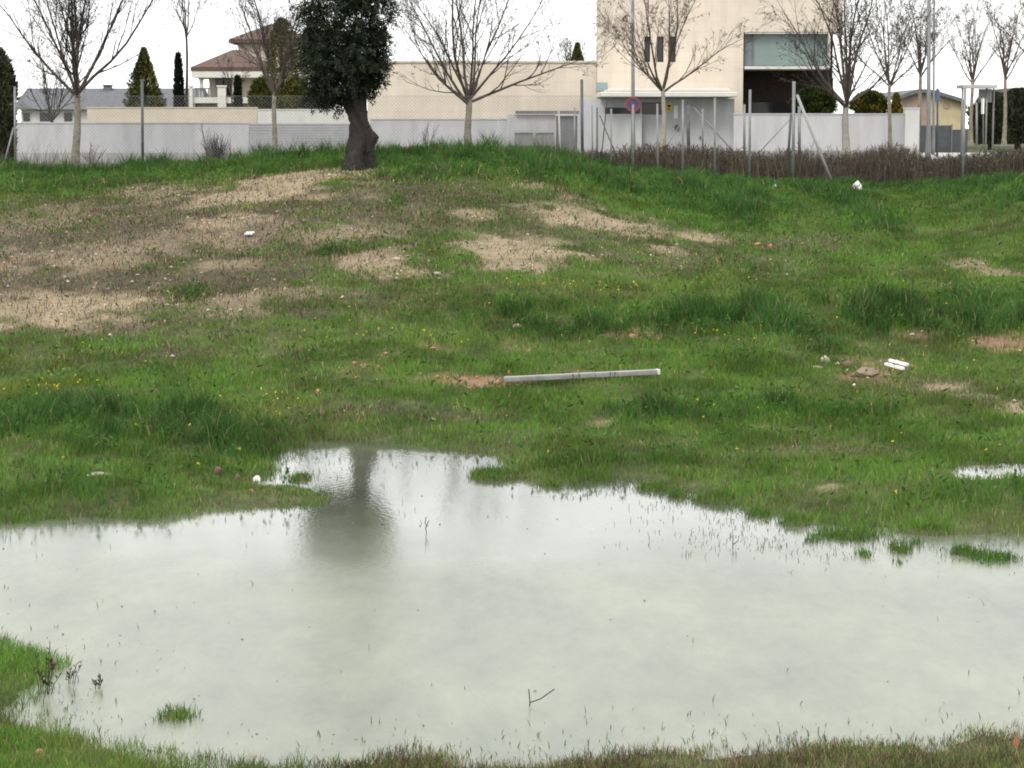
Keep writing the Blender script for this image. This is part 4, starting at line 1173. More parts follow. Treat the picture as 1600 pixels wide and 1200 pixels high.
mb = MB(); mb.box(a, b - .2, BY + .5, BY + 9.5, STREET_Z, at(60, 171, BY).z - .004); mb.build('wall', M['white_wall'], gh)
for (u0, u1) in ((36, 46), (62, 82), (100, 112), (138, 146)):
    w0, w1, w2, w3 = rect(u0, u1, 176, 190, BY + .4); q = MB(); q.box(w0, w1, BY + .42, BY + .497, w2, w3); wq = q.build('window', M['dark_glass'], gh)
    q = MB(); q.box(w0 - .06, w1 + .06, BY + .36, BY + .415, w2 - .07, w2 - .004); q.build('sill', M['white_trim'], wq)

# warehouse at the right with a curved roof
QY = 165.0
a, b, c, d = rect(1418, 1512, 141, 228, QY)
wh = thing('warehouse', (a, QY, STREET_Z), 'ochre warehouse gable with a curved dark roof at right', 'warehouse')
prof = [(1405, 152), (1420, 146), (1435, 142), (1450, 142), (1470, 147), (1490, 153), (1502, 157), (1509, 168)]
pts = [at(u, v, QY) for u, v in prof]
zb = STREET_Z - .3
fv = [(p.x, QY, zb) for p in pts] + [(p.x, QY, p.z - .15) for p in pts]
mb = MB(); n = len(pts)
isplit = 3
m_ = n - isplit; mb.add(fv[isplit:n] + fv[n + isplit:], [(i, i + 1, m_ + i + 1, m_ + i) for i in range(m_ - 1)]); mb.add([(pts[-1].x, QY, zb), (pts[-1].x, QY + 20, zb), (pts[-1].x, QY + 20, pts[-1].z - .15), (pts[-1].x, QY, pts[-1].z - .15)], [(0, 1, 2, 3)])
mb.build('gable_wall', M['ochre'], wh)
k_ = isplit + 1
mb = MB(); mb.add(fv[:k_] + fv[n:n + k_], [(i, i + 1, k_ + i + 1, k_ + i) for i in range(0, isplit)]); mb.build('brick_wall', M['ochre_pink'], wh)
mb = MB()
rv = [(p.x, QY - .5, p.z - .14) for p in pts] + [(p.x, QY - .5, p.z + .12) for p in pts] + [(p.x, QY + 20, p.z - .14) for p in pts] + [(p.x, QY + 20, p.z + .12) for p in pts]
fs = []
for i in range(n - 1):
    fs += [(i, i + 1, n + i + 1, n + i), (n + i, n + i + 1, 3 * n + i + 1, 3 * n + i), (i, 2 * n + i, 2 * n + i + 1, i + 1)]
fs += [(n - 1, 3 * n - 1, 4 * n - 1, 2 * n - 1), (0, n, 3 * n, 2 * n)]
mb.add(rv, fs); mb.build('roof', M['slate'], wh)
p = at(1479, 165, QY)
q = MB(); q.disc((p.x, 0, p.z), .22, QY - .06, QY - .004, 20); q.build('vent', M['ochre_pink'], wh)
# far low building behind at right edge
a, b, c, d = rect(1590, 1640, 137, 150, 190); fb = thing('far_building', (a, 190, STREET_Z), 'small grey building top over the hedge at the right edge', 'building')
mb = MB(); mb.box(a, b, 190, 200, STREET_Z, d - .3); mb.build('wall', M['conc'], fb); mb = MB(); mb.box(a - .2, b + .2, 189.8, 200.2, d - .295, d); mb.build('roof', M['slate'], fb)

# dark panel fence below the warehouse
FY = 140.0
a, b, c, d = rect(1438, 1512, 196, 222, FY)
pf = thing('panel_fence', (a, FY, STREET_Z), 'dark blue grey panel fence below the ochre warehouse', 'fence')
q = MB(); k = a; i = 0
while k < b - .2:
    q.box(k, min(k + 1.9, b), FY, FY + .05, STREET_Z - .1, d - (.25 if i % 3 == 1 else 0)); k += 1.95; i += 1
q.build('panels', M['bluegrey'], pf)
k = a - .05
while k < b:
    q = MB(); q.box(k - .03, k + .03, FY - .06, FY - .003, STREET_Z - .1, d + .1); q.build('post', M['gate'], pf); k += 1.95

# road and pavement beyond
q = MB(); q.box(-260, 260, 92.2, 98.6, STREET_Z - .3, STREET_Z + .10); struct(q.build('pavement', M['pave'], None))
def road_strip():
    me = bpy.data.meshes.new('road')
    q = MB(); q.add([(-260, 82, STREET_Z + .02), (260, 82, STREET_Z + .02), (260, 92.19, STREET_Z + .02), (-260, 92.19, STREET_Z + .02)], [(0, 1, 2, 3)])
    return struct(q.build('road', mat('asphalt', (.06, .06, .06), scale=8, var=.15, coords='Object'), None))
road_strip()
q = MB(); q.add([(at(1437, 230, 100).x, 98.7, STREET_Z + .03), (60, 98.7, STREET_Z + .03), (75, 139, STREET_Z + .03), (at(1437, 230, 139).x, 139, STREET_Z + .03)], [(0, 1, 2, 3)])
struct(q.build('side_street', M['kerb'], None))

# ------------------------------------------------------------------ posts, fences, signs
def post(mb, u0, v0, u1, v1, Y, r):
    a, b = at(u0, v0, Y), at(u1, v1, Y)
    mb.tube([b + (b - a).normalized() * .25, a], r, 10)
    return mb
CF = 56.0
p_ = at(222, 258, CF)
cf = thing('chain_link_fence', (p_.x, CF, height(p_.x, CF) * 1.0), 'chain link fence with thin grey posts along the left crest', 'fence')
for (u0, v0, u1, v1, r, m) in ((23, 135, 24, 262, .028, 'galv'), (222, 124, 223, 262, .034, 'galv_dark'), (571, 128, 571, 240, .034, 'galv_dark'), (909, 124, 910, 250, .036, 'galv_dark')):
    post(MB(), u0, v0, u1, v1, CF, r).build('post', M[m], cf)
post(MB(), 21, 200, 6, 258, CF, .022).build('brace', M['galv'], cf)
xa, xb = at(23, 200, CF).x, at(909, 200, CF).x
zt, zb = at(300, 150, CF).z, at(300, 262, CF).z - .25
hh = zt - zb
w = MB(); k = xa - hh
segs = []
def clipline(xs, xe, z0_, z1_):
    # clip to xa..xb
    t0, t1 = 0.0, 1.0
    dx = xe - xs
    ta, tb = (xa - xs) / dx, (xb - xs) / dx
    lo, hi = min(ta, tb), max(ta, tb)
    t0, t1 = max(0, lo), min(1, hi)
    if t1 - t0 < .01: return
    segs.append(((xs + dx * t0, CF, z0_ + (z1_ - z0_) * t0), (xs + dx * t1, CF + .004, z0_ + (z1_ - z0_) * t1)))
while k < xb:
    clipline(k, k + hh, zb, zt); clipline(k + hh, k, zb, zt); k += .085
Pw = np.array(segs, float)
off_ = np.array(world_of(cf))
V, F = tubes_np(Pw - off_, np.full(Pw.shape[:2], .0024), 3)
link('wire_mesh', mesh_np('wire_mesh', V, F, np.full(len(F) // 4, 4)), M['wire'], cf)
post(MB(), 23, 150, 909, 150, CF, .003).build('top_wire', M['wire'], cf)

RF = 53.0
p_ = at(1117, 270, RF)
rf_ = thing('post_fence', (p_.x, RF, p_.z), 'row of bare galvanised fence posts with tube braces right of the crest', 'fence')
for (u0, v0, u1, v1, r, m) in ((873, 172, 876, 250, .022, 'galv_light'), (898, 168, 897, 250, .018, 'galv'), (925, 165, 926, 262, .018, 'galv'), (933, 168, 933, 262, .020, 'galv_dark'),
                               (955, 170, 955, 268, .022, 'galv'), (989, 163, 989, 272, .026, 'galv'), (1027, 162, 1028, 276, .024, 'galv'), (1067, 156, 1067, 277, .026, 'galv'),
                               (1117, 153, 1117, 281, .026, 'galv'), (1172, 140, 1171, 284, .030, 'galv'), (1240.5, 127, 1239, 288, .036, 'galv'), (1508, 138, 1504, 292, .030, 'galv')):
    post(MB(), u0, v0, u1, v1, RF, r).build('post', M[m], rf_)
for (u0, v0, u1, v1, r, m) in ((1245, 148, 1298, 280, .034, 'galv_light'), (937, 180, 960, 236, .014, 'galv_dark')):
    post(MB(), u0, v0, u1, v1, RF + .1, r).build('brace', M[m], rf_)
post(MB(), 949, 153, 938, 262, RF + .3, .012).build('stake', M['twig'], rf_)
SF = 82.0
p_ = at(1163, 240, SF)
sf = thing('second_fence', (p_.x, SF, p_.z), 'second line of thicker steel posts and braces behind the brown weeds', 'fence')
for (u0, v0, u1, v1, r, m) in ((1075, 165, 1076, 240, .062, 'galv_dark'), (1098, 170, 1098, 240, .035, 'galv'), (1163, 163, 1163, 248, .045, 'galv'), (1249, 166, 1249, 240, .055, 'galv')):
    post(MB(), u0, v0, u1, v1, SF, r).build('post', M[m], sf)
for (u0, v0, u1, v1, r, m) in ((1084, 168, 1145, 236, .020, 'galv'), (1236, 178, 1232, 238, .045, 'galv_dark'), (1242, 178, 1192, 232, .016, 'galv'), (1062, 195, 1040, 232, .016, 'galv')):
    post(MB(), u0, v0, u1, v1, SF + .1, r).build('brace', M[m], sf)

# lamp posts
def lamp(u0, u1, vb, Y, r, label, arm=1):
    b = at(u1, vb, Y); t_ = at(u0, -70, Y)
    rt = thing('lamp_post', b, label, 'lamp post', 'tall steel lamp posts')
    q = MB(); q.tube([b + Vector((0, 0, -.3)), b + Vector((0, 0, .05)), b + Vector((0, 0, 1.0)), t_], [r * 1.5, r * 1.45, r * 1.05, r * .8], 12); q.build('pole', M['galv'], rt)
    q = MB(); q.box(t_.x - .1, t_.x + .1, Y - .75, Y + .1, t_.z - .02, t_.z + .08); q.build('lamp_head', M['galv_dark'], rt)
    return rt
lp = lamp(988.5, 989, 236, 95, .075, 'grey lamp post carrying the round no parking sign')
lamp(1452, 1450, 240, 96, .085, 'thicker front lamp post of the pair at right')
lamp(1460, 1458, 232, 110, .055, 'thinner back lamp post of the pair at right')
# no-parking sign: blue disc, red ring, red slash
p = at(989, 163, 94.8); r = .30
sg = thing('no_parking_sign', p, 'round blue no parking sign with red rim and slash on the lamp post', 'sign')
MB().disc((p.x, 0, p.z), r, 94.80, 94.83, 32).build('plate', M['blue_paint'], sg)
MB().disc((p.x, 0, p.z), r * 1.01, 94.775, 94.797, 32, r * .74).build('rim', M['red_paint'], sg)
q = MB(); s2 = math.sqrt(.5); h_ = .038; L_ = r * .76
q.add([(p.x + (-L_ * s2 + sx * h_ * s2), y, p.z + (L_ * s2 + sx * h_ * s2)) for y in (94.785, 94.797) for sx in (-1, 1)] + [(p.x + (L_ * s2 + sx * h_ * s2), y, p.z + (-L_ * s2 + sx * h_ * s2)) for y in (94.785, 94.797) for sx in (-1, 1)],
      [(0, 1, 5, 4), (2, 6, 7, 3), (0, 4, 6, 2), (1, 3, 7, 5), (0, 2, 3, 1), (4, 5, 7, 6)]); q.build('slash', M['red_paint'], sg)
q = MB(); q.box(p.x - .03, p.x + .03, 94.832, 94.93, p.z - .06, p.z + .06); q.build('bracket', M['galv'], sg)
# parking sign seen nearly edge-on
b = at(1464.5, 238, 100); t_ = at(1465, 138, 100)
ps = thing('parking_sign', b, 'blue sign on a thin post turned almost edge on', 'sign')
q = MB(); q.tube([b + Vector((0, 0, -.2)), t_], .045, 10); q.build('pole', M['galv_dark'], ps)
zc1, zc0 = at(1465, 140, 100).z, at(1465, 158, 100).z
q = MB(); q.add([(t_.x - .10, 99.75, zc0), (t_.x + .13, 100.15, zc0), (t_.x + .13, 100.15, zc1), (t_.x - .10, 99.75, zc1), (t_.x - .13, 99.77, zc0), (t_.x + .10, 100.17, zc0), (t_.x + .10, 100.17, zc1), (t_.x - .13, 99.77, zc1)],
                [(0, 1, 2, 3), (5, 4, 7, 6), (4, 0, 3, 7), (1, 5, 6, 2), (3, 2, 6, 7), (4, 5, 1, 0)]); 
for f in (): pass
q.build('plate', M['blue_paint'], ps)
# bus shelter with roof beam and posts
HYs = 112.0
b = at(1528, 232, HYs)
bs = thing('bus_shelter', b, 'grey bus shelter with flat roof and side panel at right', 'bus shelter')
a, b_, c, d = rect(1500, 1554, 133, 138, HYs)
q = MB(); q.box(a, b_, HYs - .7, HYs + .9, c, d); q.build('roof', M['plinth'], bs)
a, b_, c, d = rect(1529, 1550, 139, 160, HYs)
q = MB(); q.box(a, b_, HYs, HYs + .06, c, d); q.build('panel', M['galv'], bs)
for (u, y) in ((1503, HYs - .3), (1541, HYs - .3), (1552, HYs + .3)):
    x_ = at(u, 180, y).x; q = MB(); q.tube([(x_, y, STREET_Z), (x_, y, c + .7)], .045, 10); q.build('post', M['galv'], bs)
b = at(1526, 234, 105); t_ = at(1526, 160, 105)
q = MB(); q.tube([b, t_], .05, 10); sp1 = q.build('bollard_post', M['galv'], None, b); tag(sp1, 'short grey post left of the bus shelter panel', 'post')
b = at(1534.5, 230, 108); t_ = at(1534.5, 152, 108)
sw = thing('edge_sign', b, 'white framed sign seen edge on in front of the bus shelter', 'sign')
q = MB(); q.tube([b + Vector((.06, .05, -.1)), t_ + Vector((.06, .05, 0))], .025, 8); q.build('pole', M['galv'], sw)
q = MB(); z1_, z0_ = at(1534, 154, 108).z, at(1534, 178, 108).z; q.box(t_.x - .03, t_.x + .03, 107.6, 108.02, z0_, z1_); q.build('plate', M['white_plastic'], sw)

# ------------------------------------------------------------------ brown weeds, shrubs
def stems(n, xf, yr, hr, cols, lean=.25, w=(.010, .02), zf=None):
    X = xf(n); Y = yr[0] + (yr[1] - yr[0]) * RNG.random(n)
    Z = height(X, Y) if zf is None else zf(X, Y)
    L = hr(X, n)
    pick = RNG.integers(0, len(cols), n)
    c = np.array(cols)[pick] * (.6 + .8 * RNG.random((n, 1)))
    return blades(X, Y, Z, L, w[0] + (w[1] - w[0]) * RNG.random(n), lean * (RNG.random(n) * 2 - .2).clip(0), c, '', None)
def weedbelt():
    out, o_ = [[], [], [], []], 0
    n = 30000
    Y = 54.5 + 14 * RNG.random(n)
    u = 860 + 800 * RNG.random(n)
    X = (u - 800) / F_PX * Y * 1.01
    Z = height(X, Y)
    cl_ = N3.fbm(X * 1.0, Y * .6, 3)
    # tops of the belt as seen in the photo
    vt = np.interp(u, [860, 905, 950, 1000, 1060, 1130, 1200, 1260, 1330, 1385, 1420, 1440, 1500, 1560, 1640], [262, 240, 238, 226, 230, 233, 240, 232, 238, 226, 232, 246, 244, 236, 230])
    a_, b_ = ray(u, vt)
    ztop = CAM_Z + b_ * Y
    L = np.clip((ztop - Z) * np.minimum((.35 + .8 * RNG.random(n) ** 1.4) * (.45 + .95 * sstep(.3, .7, cl_)), 1.0 + .12 * RNG.random(n)), .15, 2.4)
    cols = np.array([[.036, .030, .027], [.055, .044, .037], [.095, .074, .056], [.050, .050, .030]])
    c = cols[RNG.integers(0, 4, n)] * (.6 + .8 * RNG.random((n, 1)))
    V, f, s_, c = blades(X, Y, Z, L, .011 + .016 * RNG.random(n), .05 + .28 * RNG.random(n), c, '', None)
    # side sprigs
    m_ = 30000
    i = RNG.integers(0, n, m_); t = .35 + .6 * RNG.random(m_)
    C = np.stack([X[i] + RNG.normal(size=m_) * .05, Y[i], Z[i] + L[i] * t], -1)
    V2, f2, s2, c2 = leaves_np(C, rdir(m_, .9), .12 + .14 * RNG.random(m_), .012 + .014 * RNG.random(m_), cols[RNG.integers(0, 4, m_)] * (.6 + .8 * RNG.random((m_, 1))))
    o = link('dry_weeds', mesh_np('dry_weeds', np.concatenate([V, V2]), np.concatenate([f, f2 + len(V)]), np.concatenate([s_, s2]), np.concatenate([c, c2])), M['weed'])
    tag(o, 'thick belt of dark brown dead weeds behind the fence posts', 'weeds', kind='stuff')
weedbelt()
def leftweeds():
    n = 2600
    Y = 54 + 8 * RNG.random(n); u = -40 + 460 * RNG.random(n)
    X = (u - 800) / F_PX * Y; Z = height(X, Y)
    cl_ = N3.fbm(X * 1.3, Y * .4, 3)
    L = (.12 + .45 * RNG.random(n) ** 3) * (.3 + 1.3 * sstep(.4, .65, cl_)) * np.interp(u, [0, 40, 110, 160, 420], [1.1, 1.2, 1.1, .8, .7])
    cols = np.array([[.10, .065, .05], [.07, .055, .045], [.16, .115, .085], [.05, .04, .035]])
    c = cols[RNG.integers(0, 4, n)] * (.6 + .8 * RNG.random((n, 1)))
    V, f, s_, c = blades(X, Y, Z, L, .010 + .012 * RNG.random(n), .05 + .3 * RNG.random(n), c, '', None)
    o = link('dead_grass', mesh_np('dead_grass', V, f, s_, c), M['weed'])
    tag(o, 'reddish brown dead grass along the foot of the left fence', 'dead grass', kind='stuff')
leftweeds()

def twig_shrub(u, vb, w_px, h_px, Y, label, n=60, m='twig'):
    s = Y / F_PX; b = at(u, vb, Y)
    root = thing('bare_shrub', b, label, 'shrub', 'leafless shrubs by the walls')
    a = RNG.random(n) * 2 * np.pi; inc = RNG.random(n) ** .7 * math.atan(w_px / 2 / h_px * 1.2)
    D = np.stack([np.sin(inc) * np.cos(a), np.sin(inc) * np.sin(a), np.cos(inc)], -1)
    P1 = march(RNG.normal(size=(n, 3)) * np.array([.15, .15, 0]) * w_px * s * .4, D, h_px * s * (.6 + .5 * RNG.random(n)), 5, .03, .08)
    R1 = np.full(n, .014)[:, None] * np.linspace(1, .4, 5)[None]
    P2, R2 = spawn(P1, R1, 5, .25, 1, (h_px * s * .2, h_px * s * .45), (.2, .6), .03, .1, 4, .8)
    V1, F1 = tubes_np(P1, R1, 4); V2, F2 = tubes_np(P2, R2 * .9, 3)
    link('stems', mesh_np('stems', V1, F1, np.full(len(F1) // 4, 4)), M[m], root)
    link('twigs', mesh_np('twigs', V2, F2, np.full(len(F2) // 4, 4)), M[m], root)
twig_shrub(340, 262, 62, 48, 88, 'rounded leafless purple brown shrub before the left grey wall', 80)
twig_shrub(410, 250, 46, 26, 87, 'low leafless dark shrub at the foot of the slim tree', 60, 'twig_dark')
twig_shrub(325, 258, 14, 62, 89, 'thin tall dry stalks beside the rounded leafless shrub', 6)
twig_shrub(768, 246, 40, 45, 86, 'few thin dry stalks right of the vase shaped tree', 7)
twig_shrub(665, 240, 50, 48, 86, 'few thin dry stalks left of the vase shaped tree', 8)
twig_shrub(145, 260, 60, 40, 88, 'low dry twigs at the foot of the mottled trunk', 10)

# ------------------------------------------------------------------ debris on the field
def lump(name, u, v, w_px, h_px, m, label, cat, group=None, sink=.25, sub=2, seed=0):
    x, y, z = ground(u, v)
    s = y / F_PX
    bm = bmesh.new(); bmesh.ops.create_icosphere(bm, subdivisions=sub, radius=1)
    rs = random.Random(seed * 977 + int(u * 7 + v))
    ks = [(Vector((rs.uniform(-1, 1), rs.uniform(-1, 1), rs.uniform(-1, 1))).normalized(), rs.uniform(.55, .9)) for _ in range(9)]
    for vv in bm.verts:
        p = vv.co.copy()
        for d_, k_ in ks:
            q = p.dot(d_)
            if q > k_: p -= d_ * (q - k_)
        p *= 1 + rs.uniform(-.05, .05)
        vv.co = Vector((p.x * w_px / 2 * s, p.y * w_px * .45 * s, p.z * h_px * .62 * s))
    me = bpy.data.meshes.new(name); bm.to_mesh(me); bm.free()
    o = link(name, me, M[m]); o.location = (x, y, z + h_px * .62 * s * (1 - 2 * sink)); o.rotation_euler = (0, 0, rs.uniform(-.6, .6))
    return tag(o, label, cat, group)

lump('rock', 1289, 568, 17, 13, 'rock_pale', 'pale cream rock left of the brown rock on the right bank', 'rock')
lump('rock', 1326, 577, 24, 15, 'rock_brown', 'dark brown rock beside the little soil heap', 'rock')
lump('soil_heap', 1354, 586, 58, 15, 'soil', 'low heap of reddish soil with dry tufts between rock and white strip', 'soil heap', sink=.35, sub=3)
lump('rock', 1276, 576, 22, 5, 'rock_pale', 'flat pale stone lying below the cream rock', 'rock')
for i, (u, v, w, h) in enumerate([(683, 592, 10, 7), (700, 594, 7, 5), (716, 590, 6, 5), (745, 592, 7, 4), (795, 586, 5, 11), (806, 582, 5, 5), (903, 583, 6, 5), (972, 583, 5, 5)]):
    lump('brick_fragment', u, v, w, h, 'brick', 'orange broken brick lump on the soil along the fallen pole', 'brick', 'brick lumps along the fallen pole', seed=i)
for i, (u, v, w, h) in enumerate([(497, 616, 8, 9), (553, 571, 11, 8), (566, 574, 9, 6), (592, 578, 8, 9), (556, 592, 6, 5), (603, 556, 10, 5)]):
    lump('brick_fragment', u, v, w, h, 'brick', 'orange brick lump in the grass above the pond head', 'brick', 'brick lumps above the pond head', seed=i)
for i, (u, v, w, h) in enumerate([(988, 529, 14, 7), (1008, 524, 12, 6), (1029, 532, 10, 6), (968, 499, 9, 5), (826, 552, 7, 7), (676, 546, 18, 4)]):
    lump('brick_fragment', u, v, w, h, 'brick', 'reddish lump on the green bank above the pole', 'brick', 'reddish lumps above the fallen pole', seed=i)
lump('rock', 808, 513, 16, 7, 'rock_pale', 'pale pinkish stone on the green bank above the pole', 'rock')
for i, (u, v, w, h) in enumerate([(1184, 384, 12, 6), (1205, 387, 10, 6)]):
    lump('brick_fragment', u, v, w, h, 'brick', 'reddish lump high on the right slope', 'brick', 'reddish lumps high on the slope', seed=i)
lump('rock', 638, 437, 9, 7, 'brick', 'small orange stone at the edge of the dry slope', 'rock')
lump('rock', 683, 431, 13, 6, 'rock_pale', 'small pale stone beside the orange stone on the slope', 'rock')
lump('rock', 620, 407, 11, 6, 'rock_pale', 'small pale stone on the bare patch below the olive', 'rock')
lump('rock', 380, 344, 8, 5, 'rock_pale', 'small pale stone behind the dark tuft on the dry slope', 'rock')
lump('rock', 155, 744, 44, 6, 'rock_pale', 'long flat pale stone in the left bank grass', 'rock', sink=.35)
lump('rock', 340, 742, 14, 14, 'rock_brown', 'rounded brown stone at the end of the left bank', 'rock')
lump('rock', 372, 752, 10, 16, 'rock_brown', 'dark brown stone by the white scrap at the waterside', 'rock')
lump('rock', 393, 772, 8, 9, 'brick', 'small orange stone at the waterside of the left bank', 'rock')
lump('rock', 18, 690, 14, 9, 'rock_brown', 'pinkish brown stone in grass at the left edge', 'rock')
lump('rock', 398, 1193, 34, 13, 'brick', 'pink brick piece half sunk at the near edge of the pond', 'rock')
lump('rock', 62, 1178, 16, 9, 'brick', 'orange stone in the near left grass', 'rock')
for i, (u, v) in enumerate([(345, 374), (262, 458), (258, 440), (335, 470), (325, 488), (400, 455)]):
    lump('rock', u, v, 5 + i % 3 * 2, 5, 'rock_pale', 'little pale stone on the dry left slope', 'rock', 'little pale stones on the dry slope', seed=i)
lump('rock', 1336, 605, 10, 6, 'white_plastic', 'whitish stone in grass under the soil heap', 'rock')
lump('white_scrap', 402, 754, 14, 12, 'white_plastic', 'crumpled white scrap at the waterside of the left bank', 'litter')
lump('white_scrap', 1211, 297, 8, 10, 'white_plastic', 'small white scrap by the fence posts on the crest', 'litter')
# little white peaked piece on the crest
by_ = 49.6; bx_ = at(1340, 290, by_).x; bz_ = float(height(bx_, by_)) + .10; s_ = by_ / F_PX
q = MB(); w_ = 7.0 * s_; hq = 13 * s_
q.add([(bx_ - w_, by_, bz_ - .05), (bx_ + w_, by_ - .03, bz_ - .05), (bx_ + w_ * .9, by_, bz_ + hq * .45), (bx_ + w_ * .1, by_ + .02, bz_ + hq), (bx_ - w_, by_, bz_ + hq * .4),
       (bx_ - w_, by_ + .12, bz_ - .05), (bx_ + w_, by_ + .1, bz_ - .05), (bx_ + w_ * .9, by_ + .12, bz_ + hq * .45), (bx_ + w_ * .1, by_ + .1, bz_ + hq), (bx_ - w_, by_ + .12, bz_ + hq * .4)],
      [(0, 1, 2, 3, 4), (9, 8, 7, 6, 5), (0, 5, 6, 1), (1, 6, 7, 2), (2, 7, 8, 3), (3, 8, 9, 4), (4, 9, 5, 0)])
tag(q.build('white_board', M['white_plastic'], None, (bx_, by_, bz_), bevel=.01), 'white peaked board lying at the foot of the brown weeds', 'board')
# fallen pole
pa = Vector(ground(788, 604)); pb = Vector(ground(1030, 592))
dirp = (pb - pa).normalized(); side = Vector((-dirp.y, dirp.x, 0)); h_ = .064
fp = thing('fallen_pole', pa, 'long pale grey metal pole lying in the grass above the pond', 'pole')
def bar(o0, o1, hw, hz, m, name, lift=0.0):
    a = pa + dirp * o0 + Vector((0, 0, lift)); b = pa + dirp * o1 + Vector((0, 0, lift)); q = MB()
    q.add([a - side * hw, a + side * hw, a + side * hw + Vector((0, 0, hz)), a - side * hw + Vector((0, 0, hz)), b - side * hw, b + side * hw, b + side * hw + Vector((0, 0, hz)), b - side * hw + Vector((0, 0, hz))],
          [(0, 1, 2, 3), (7, 6, 5, 4), (0, 4, 5, 1), (1, 5, 6, 2), (2, 6, 7, 3), (3, 7, 4, 0)])
    return q.build(name, m, fp, bevel=.006)
Lp = (pb - pa).length
bar(0, Lp * .98, .05, h_ * .55, M['conc'], 'lower_rail', .055)
bar(0, Lp * .98, .035, h_ * .42, M['galv_light'], 'upper_rail', .055 + h_ * .56)
for t in (.67, .70, .43): bar(Lp * t, Lp * t + .012, .054, h_ * 1.0, M['galv_dark'], 'clamp', .053)
bar(Lp * .981, Lp, .05, h_ * 1.0, M['white_trim'], 'end_cap', .055)
lump('rock', 779, 601, 10, 8, 'brick', 'rusty orange lump at the left end of the fallen pole', 'rock')
lump('rock', 772, 601, 6, 6, 'rock_pale', 'small grey stone left of the fallen pole', 'rock')
# white slotted strip in two pieces
ca = Vector(ground(1384, 577)); cb = Vector(ground(1411, 585)); dv = (cb - ca); n_v = Vector((-dv.y, dv.x, 0)).normalized()
ws = thing('slotted_strip', ca, 'white slotted strip in two pieces lying right of the soil heap', 'litter')
for (t0, t1) in ((0, .54), (.60, 1.0)):
    for kk in (0, 1):
        q = MB(); hw = .028; up_ = Vector((0, 0, .035)); zl = Vector((0, 0, .05 + .045 * kk)); o_ = n_v * (.07 * kk)
        a = ca + dv * t0 + zl + o_; b = ca + dv * t1 + zl + o_
        q.add([a - n_v * hw, a + n_v * hw, a + n_v * hw + up_, a - n_v * hw + up_, b - n_v * hw, b + n_v * hw, b + n_v * hw + up_, b - n_v * hw + up_], [(0, 1, 2, 3), (7, 6, 5, 4), (0, 4, 5, 1), (1, 5, 6, 2), (2, 6, 7, 3), (3, 7, 4, 0)])
        q.build('bar', M['white_plastic'], ws, bevel=.005)
# litter plank on slope
ca = Vector(ground(383, 370)); q = MB(); q.box(ca.x - .01, ca.x + .12, ca.y - .02, ca.y + .05, ca.z + .03, ca.z + .06); q.box(ca.x + .01, ca.x + .15, ca.y + .06, ca.y + .10, ca.z + .055, ca.z + .08)
tag(q.build('white_scrap', M['white_plastic'], None, ca, bevel=.004), 'white split stick lying on the dry slope', 'litter')

X, Y = sample(11.5, 26, 5)
d = sdf(POND, X, Y); k = (d < -.1) & (RNG.random(len(X)) < .25 + .75 * np.exp(d / .8)); X, Y = X[k], Y[k]; n = len(X)
C = np.stack([X, Y, np.full(n, .003)], -1)
dd = rdir(n); dd[:, 2] = np.abs(dd[:, 2]) * .25; dd /= np.linalg.norm(dd, axis=1, keepdims=True)
o = leaf_obj('floating_bits', C, dd, .010 + .02 * RNG.random(n), .005 + .008 * RNG.random(n), np.array([.09, .085, .06]) * (.6 + RNG.random((n, 1))), M['weed'])
tag(o, 'small dark bits of leaf and stem floating on the pond', 'debris', kind='stuff')

# twigs in the water
def twig(u, v, segs_, label):
    p0 = Vector((*plane0(u, v), 0)); s = p0.y / F_PX; q = MB()
    for pts in segs_:
        q.tube([p0 + Vector((a * s, 0, b * s - .01)) for a, b in pts], .0036, 5)
    tag(q.build('twig', M['twig_dark'], None, p0), label, 'twig')
twig(827, 1103, [[(0, -2), (1, 10), (-1, 30)], [(1, 8), (18, 14), (40, 30)]], 'dark forked twig standing in the near middle of the pond')
twig(667, 833, [[(0, -2), (-2, 10), (3, 22)], [(1, 12), (-3, 18), (-1, 28)]], 'small dark twig standing right of the olive reflection')
twig(1145, 857, [[(0, -2), (0, 24)], [(0, 8), (8, 14)]], 'thin dark twig in the water near the right shore')

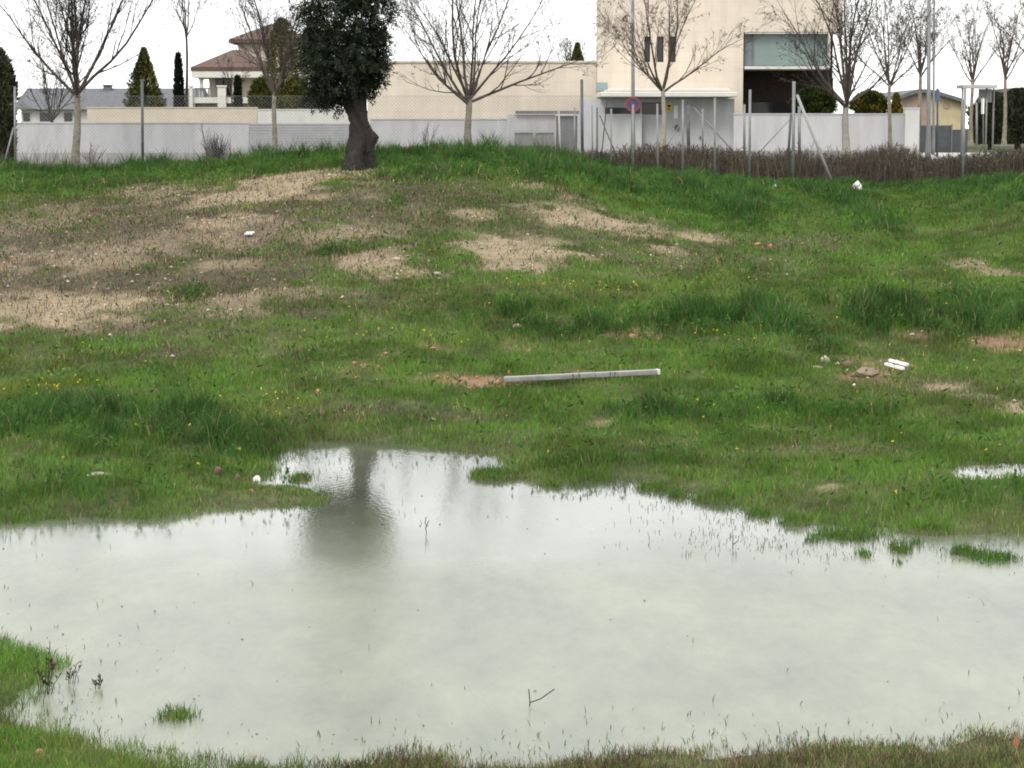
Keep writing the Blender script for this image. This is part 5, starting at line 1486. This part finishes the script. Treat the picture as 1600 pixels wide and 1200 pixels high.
# purple flowering weeds at the near left bank
def weed_plant(u, v, stems_, label):
    x, y = plane0(u, v); z = max(float(height(x, y)), 0); s = y / F_PX; p0 = Vector((x, y, z))
    rt = thing('flowering_weed', p0, label, 'weed', 'purple weeds at the near left bank')
    st, fl, lf = MB(), MB(), MB()
    for (a, b, hd) in stems_:
        top = p0 + Vector((a * s, random.uniform(-.05, .05), b * s)); st.tube([p0 + Vector((a * s * .4, 0, -.01)), (p0 + top) / 2 + Vector((a * s * .1, 0, 0)), top], .0024, 5)
        for j in range(11):
            c_ = p0.lerp(top, random.uniform(.25, .95)); d_ = Vector((random.uniform(-1, 1), random.uniform(-1, 1), random.uniform(.1, .8))).normalized() * random.uniform(.025, .045)
            sd_ = d_.cross(Vector((0, 0, 1)))  .normalized() * .006
            lf.add([c_, c_ + d_ * .5 + sd_, c_ + d_, c_ + d_ * .5 - sd_], [(0, 1, 2, 3)])
        if hd:
            for j in range(16):
                d_ = Vector((random.gauss(0, 1), random.gauss(0, 1), random.gauss(.4, 1))).normalized() * .022
                sd_ = d_.cross(Vector((.3, .5, 1))).normalized() * .007
                fl.add([top, top + d_ * .6 + sd_, top + d_, top + d_ * .6 - sd_], [(0, 1, 2, 3)])
    st.build('stems', M['twig'], rt); lf.build('leaves', leaf_mat('weed_leaf', False, (.03, .045, .018)), rt)
    if fl.v: fl.build('flower_heads', M['purple'], rt)
weed_plant(70, 1085, [(10, 52, 1), (-6, 40, 0), (16, 48, 1), (2, 64, 0), (-12, 70, 0), (12, 88, 0), (-20, 44, 0), (24, 30, 0)], 'tall purple headed weed clump at the near left bank')
weed_plant(108, 1068, [(4, 26, 0), (14, 34, 0), (20, 30, 0), (-2, 18, 0)], 'sparse dark weed sprig standing in water beside the purple weed')
weed_plant(152, 1076, [(-6, 16, 0), (4, 20, 0), (8, 12, 0)], 'smallest dark weed sprig standing in the near left water')
weed_plant(428, 700, [(0, 14, 1), (4, 10, 1), (-4, 12, 0)], 'little purple weed at the left corner of the pond head')
weed_plant(100, 775, [(-16, 24, 0), (0, 30, 0), (14, 22, 0), (-8, 18, 0), (22, 16, 0), (-24, 14, 0)], 'dark leafy weed in the left bank grass')
x, y = plane0(1587, 1183); z = float(height(x, y))
q = MB(); q.add([(x, y, z + .0), (x + .02, y, z + .05), (x + .008, y + .01, z + .12), (x - .018, y + .005, z + .05), (x + .004, y + .022, z + .05)], [(0, 1, 2, 3), (1, 4, 2), (4, 3, 2), (0, 3, 4), (0, 4, 1)])
tag(q.build('leaf', M['orange'], None, (x, y, z)), 'orange dead leaf upright in near right grass', 'leaf')
print('scene built', len(bpy.data.objects))
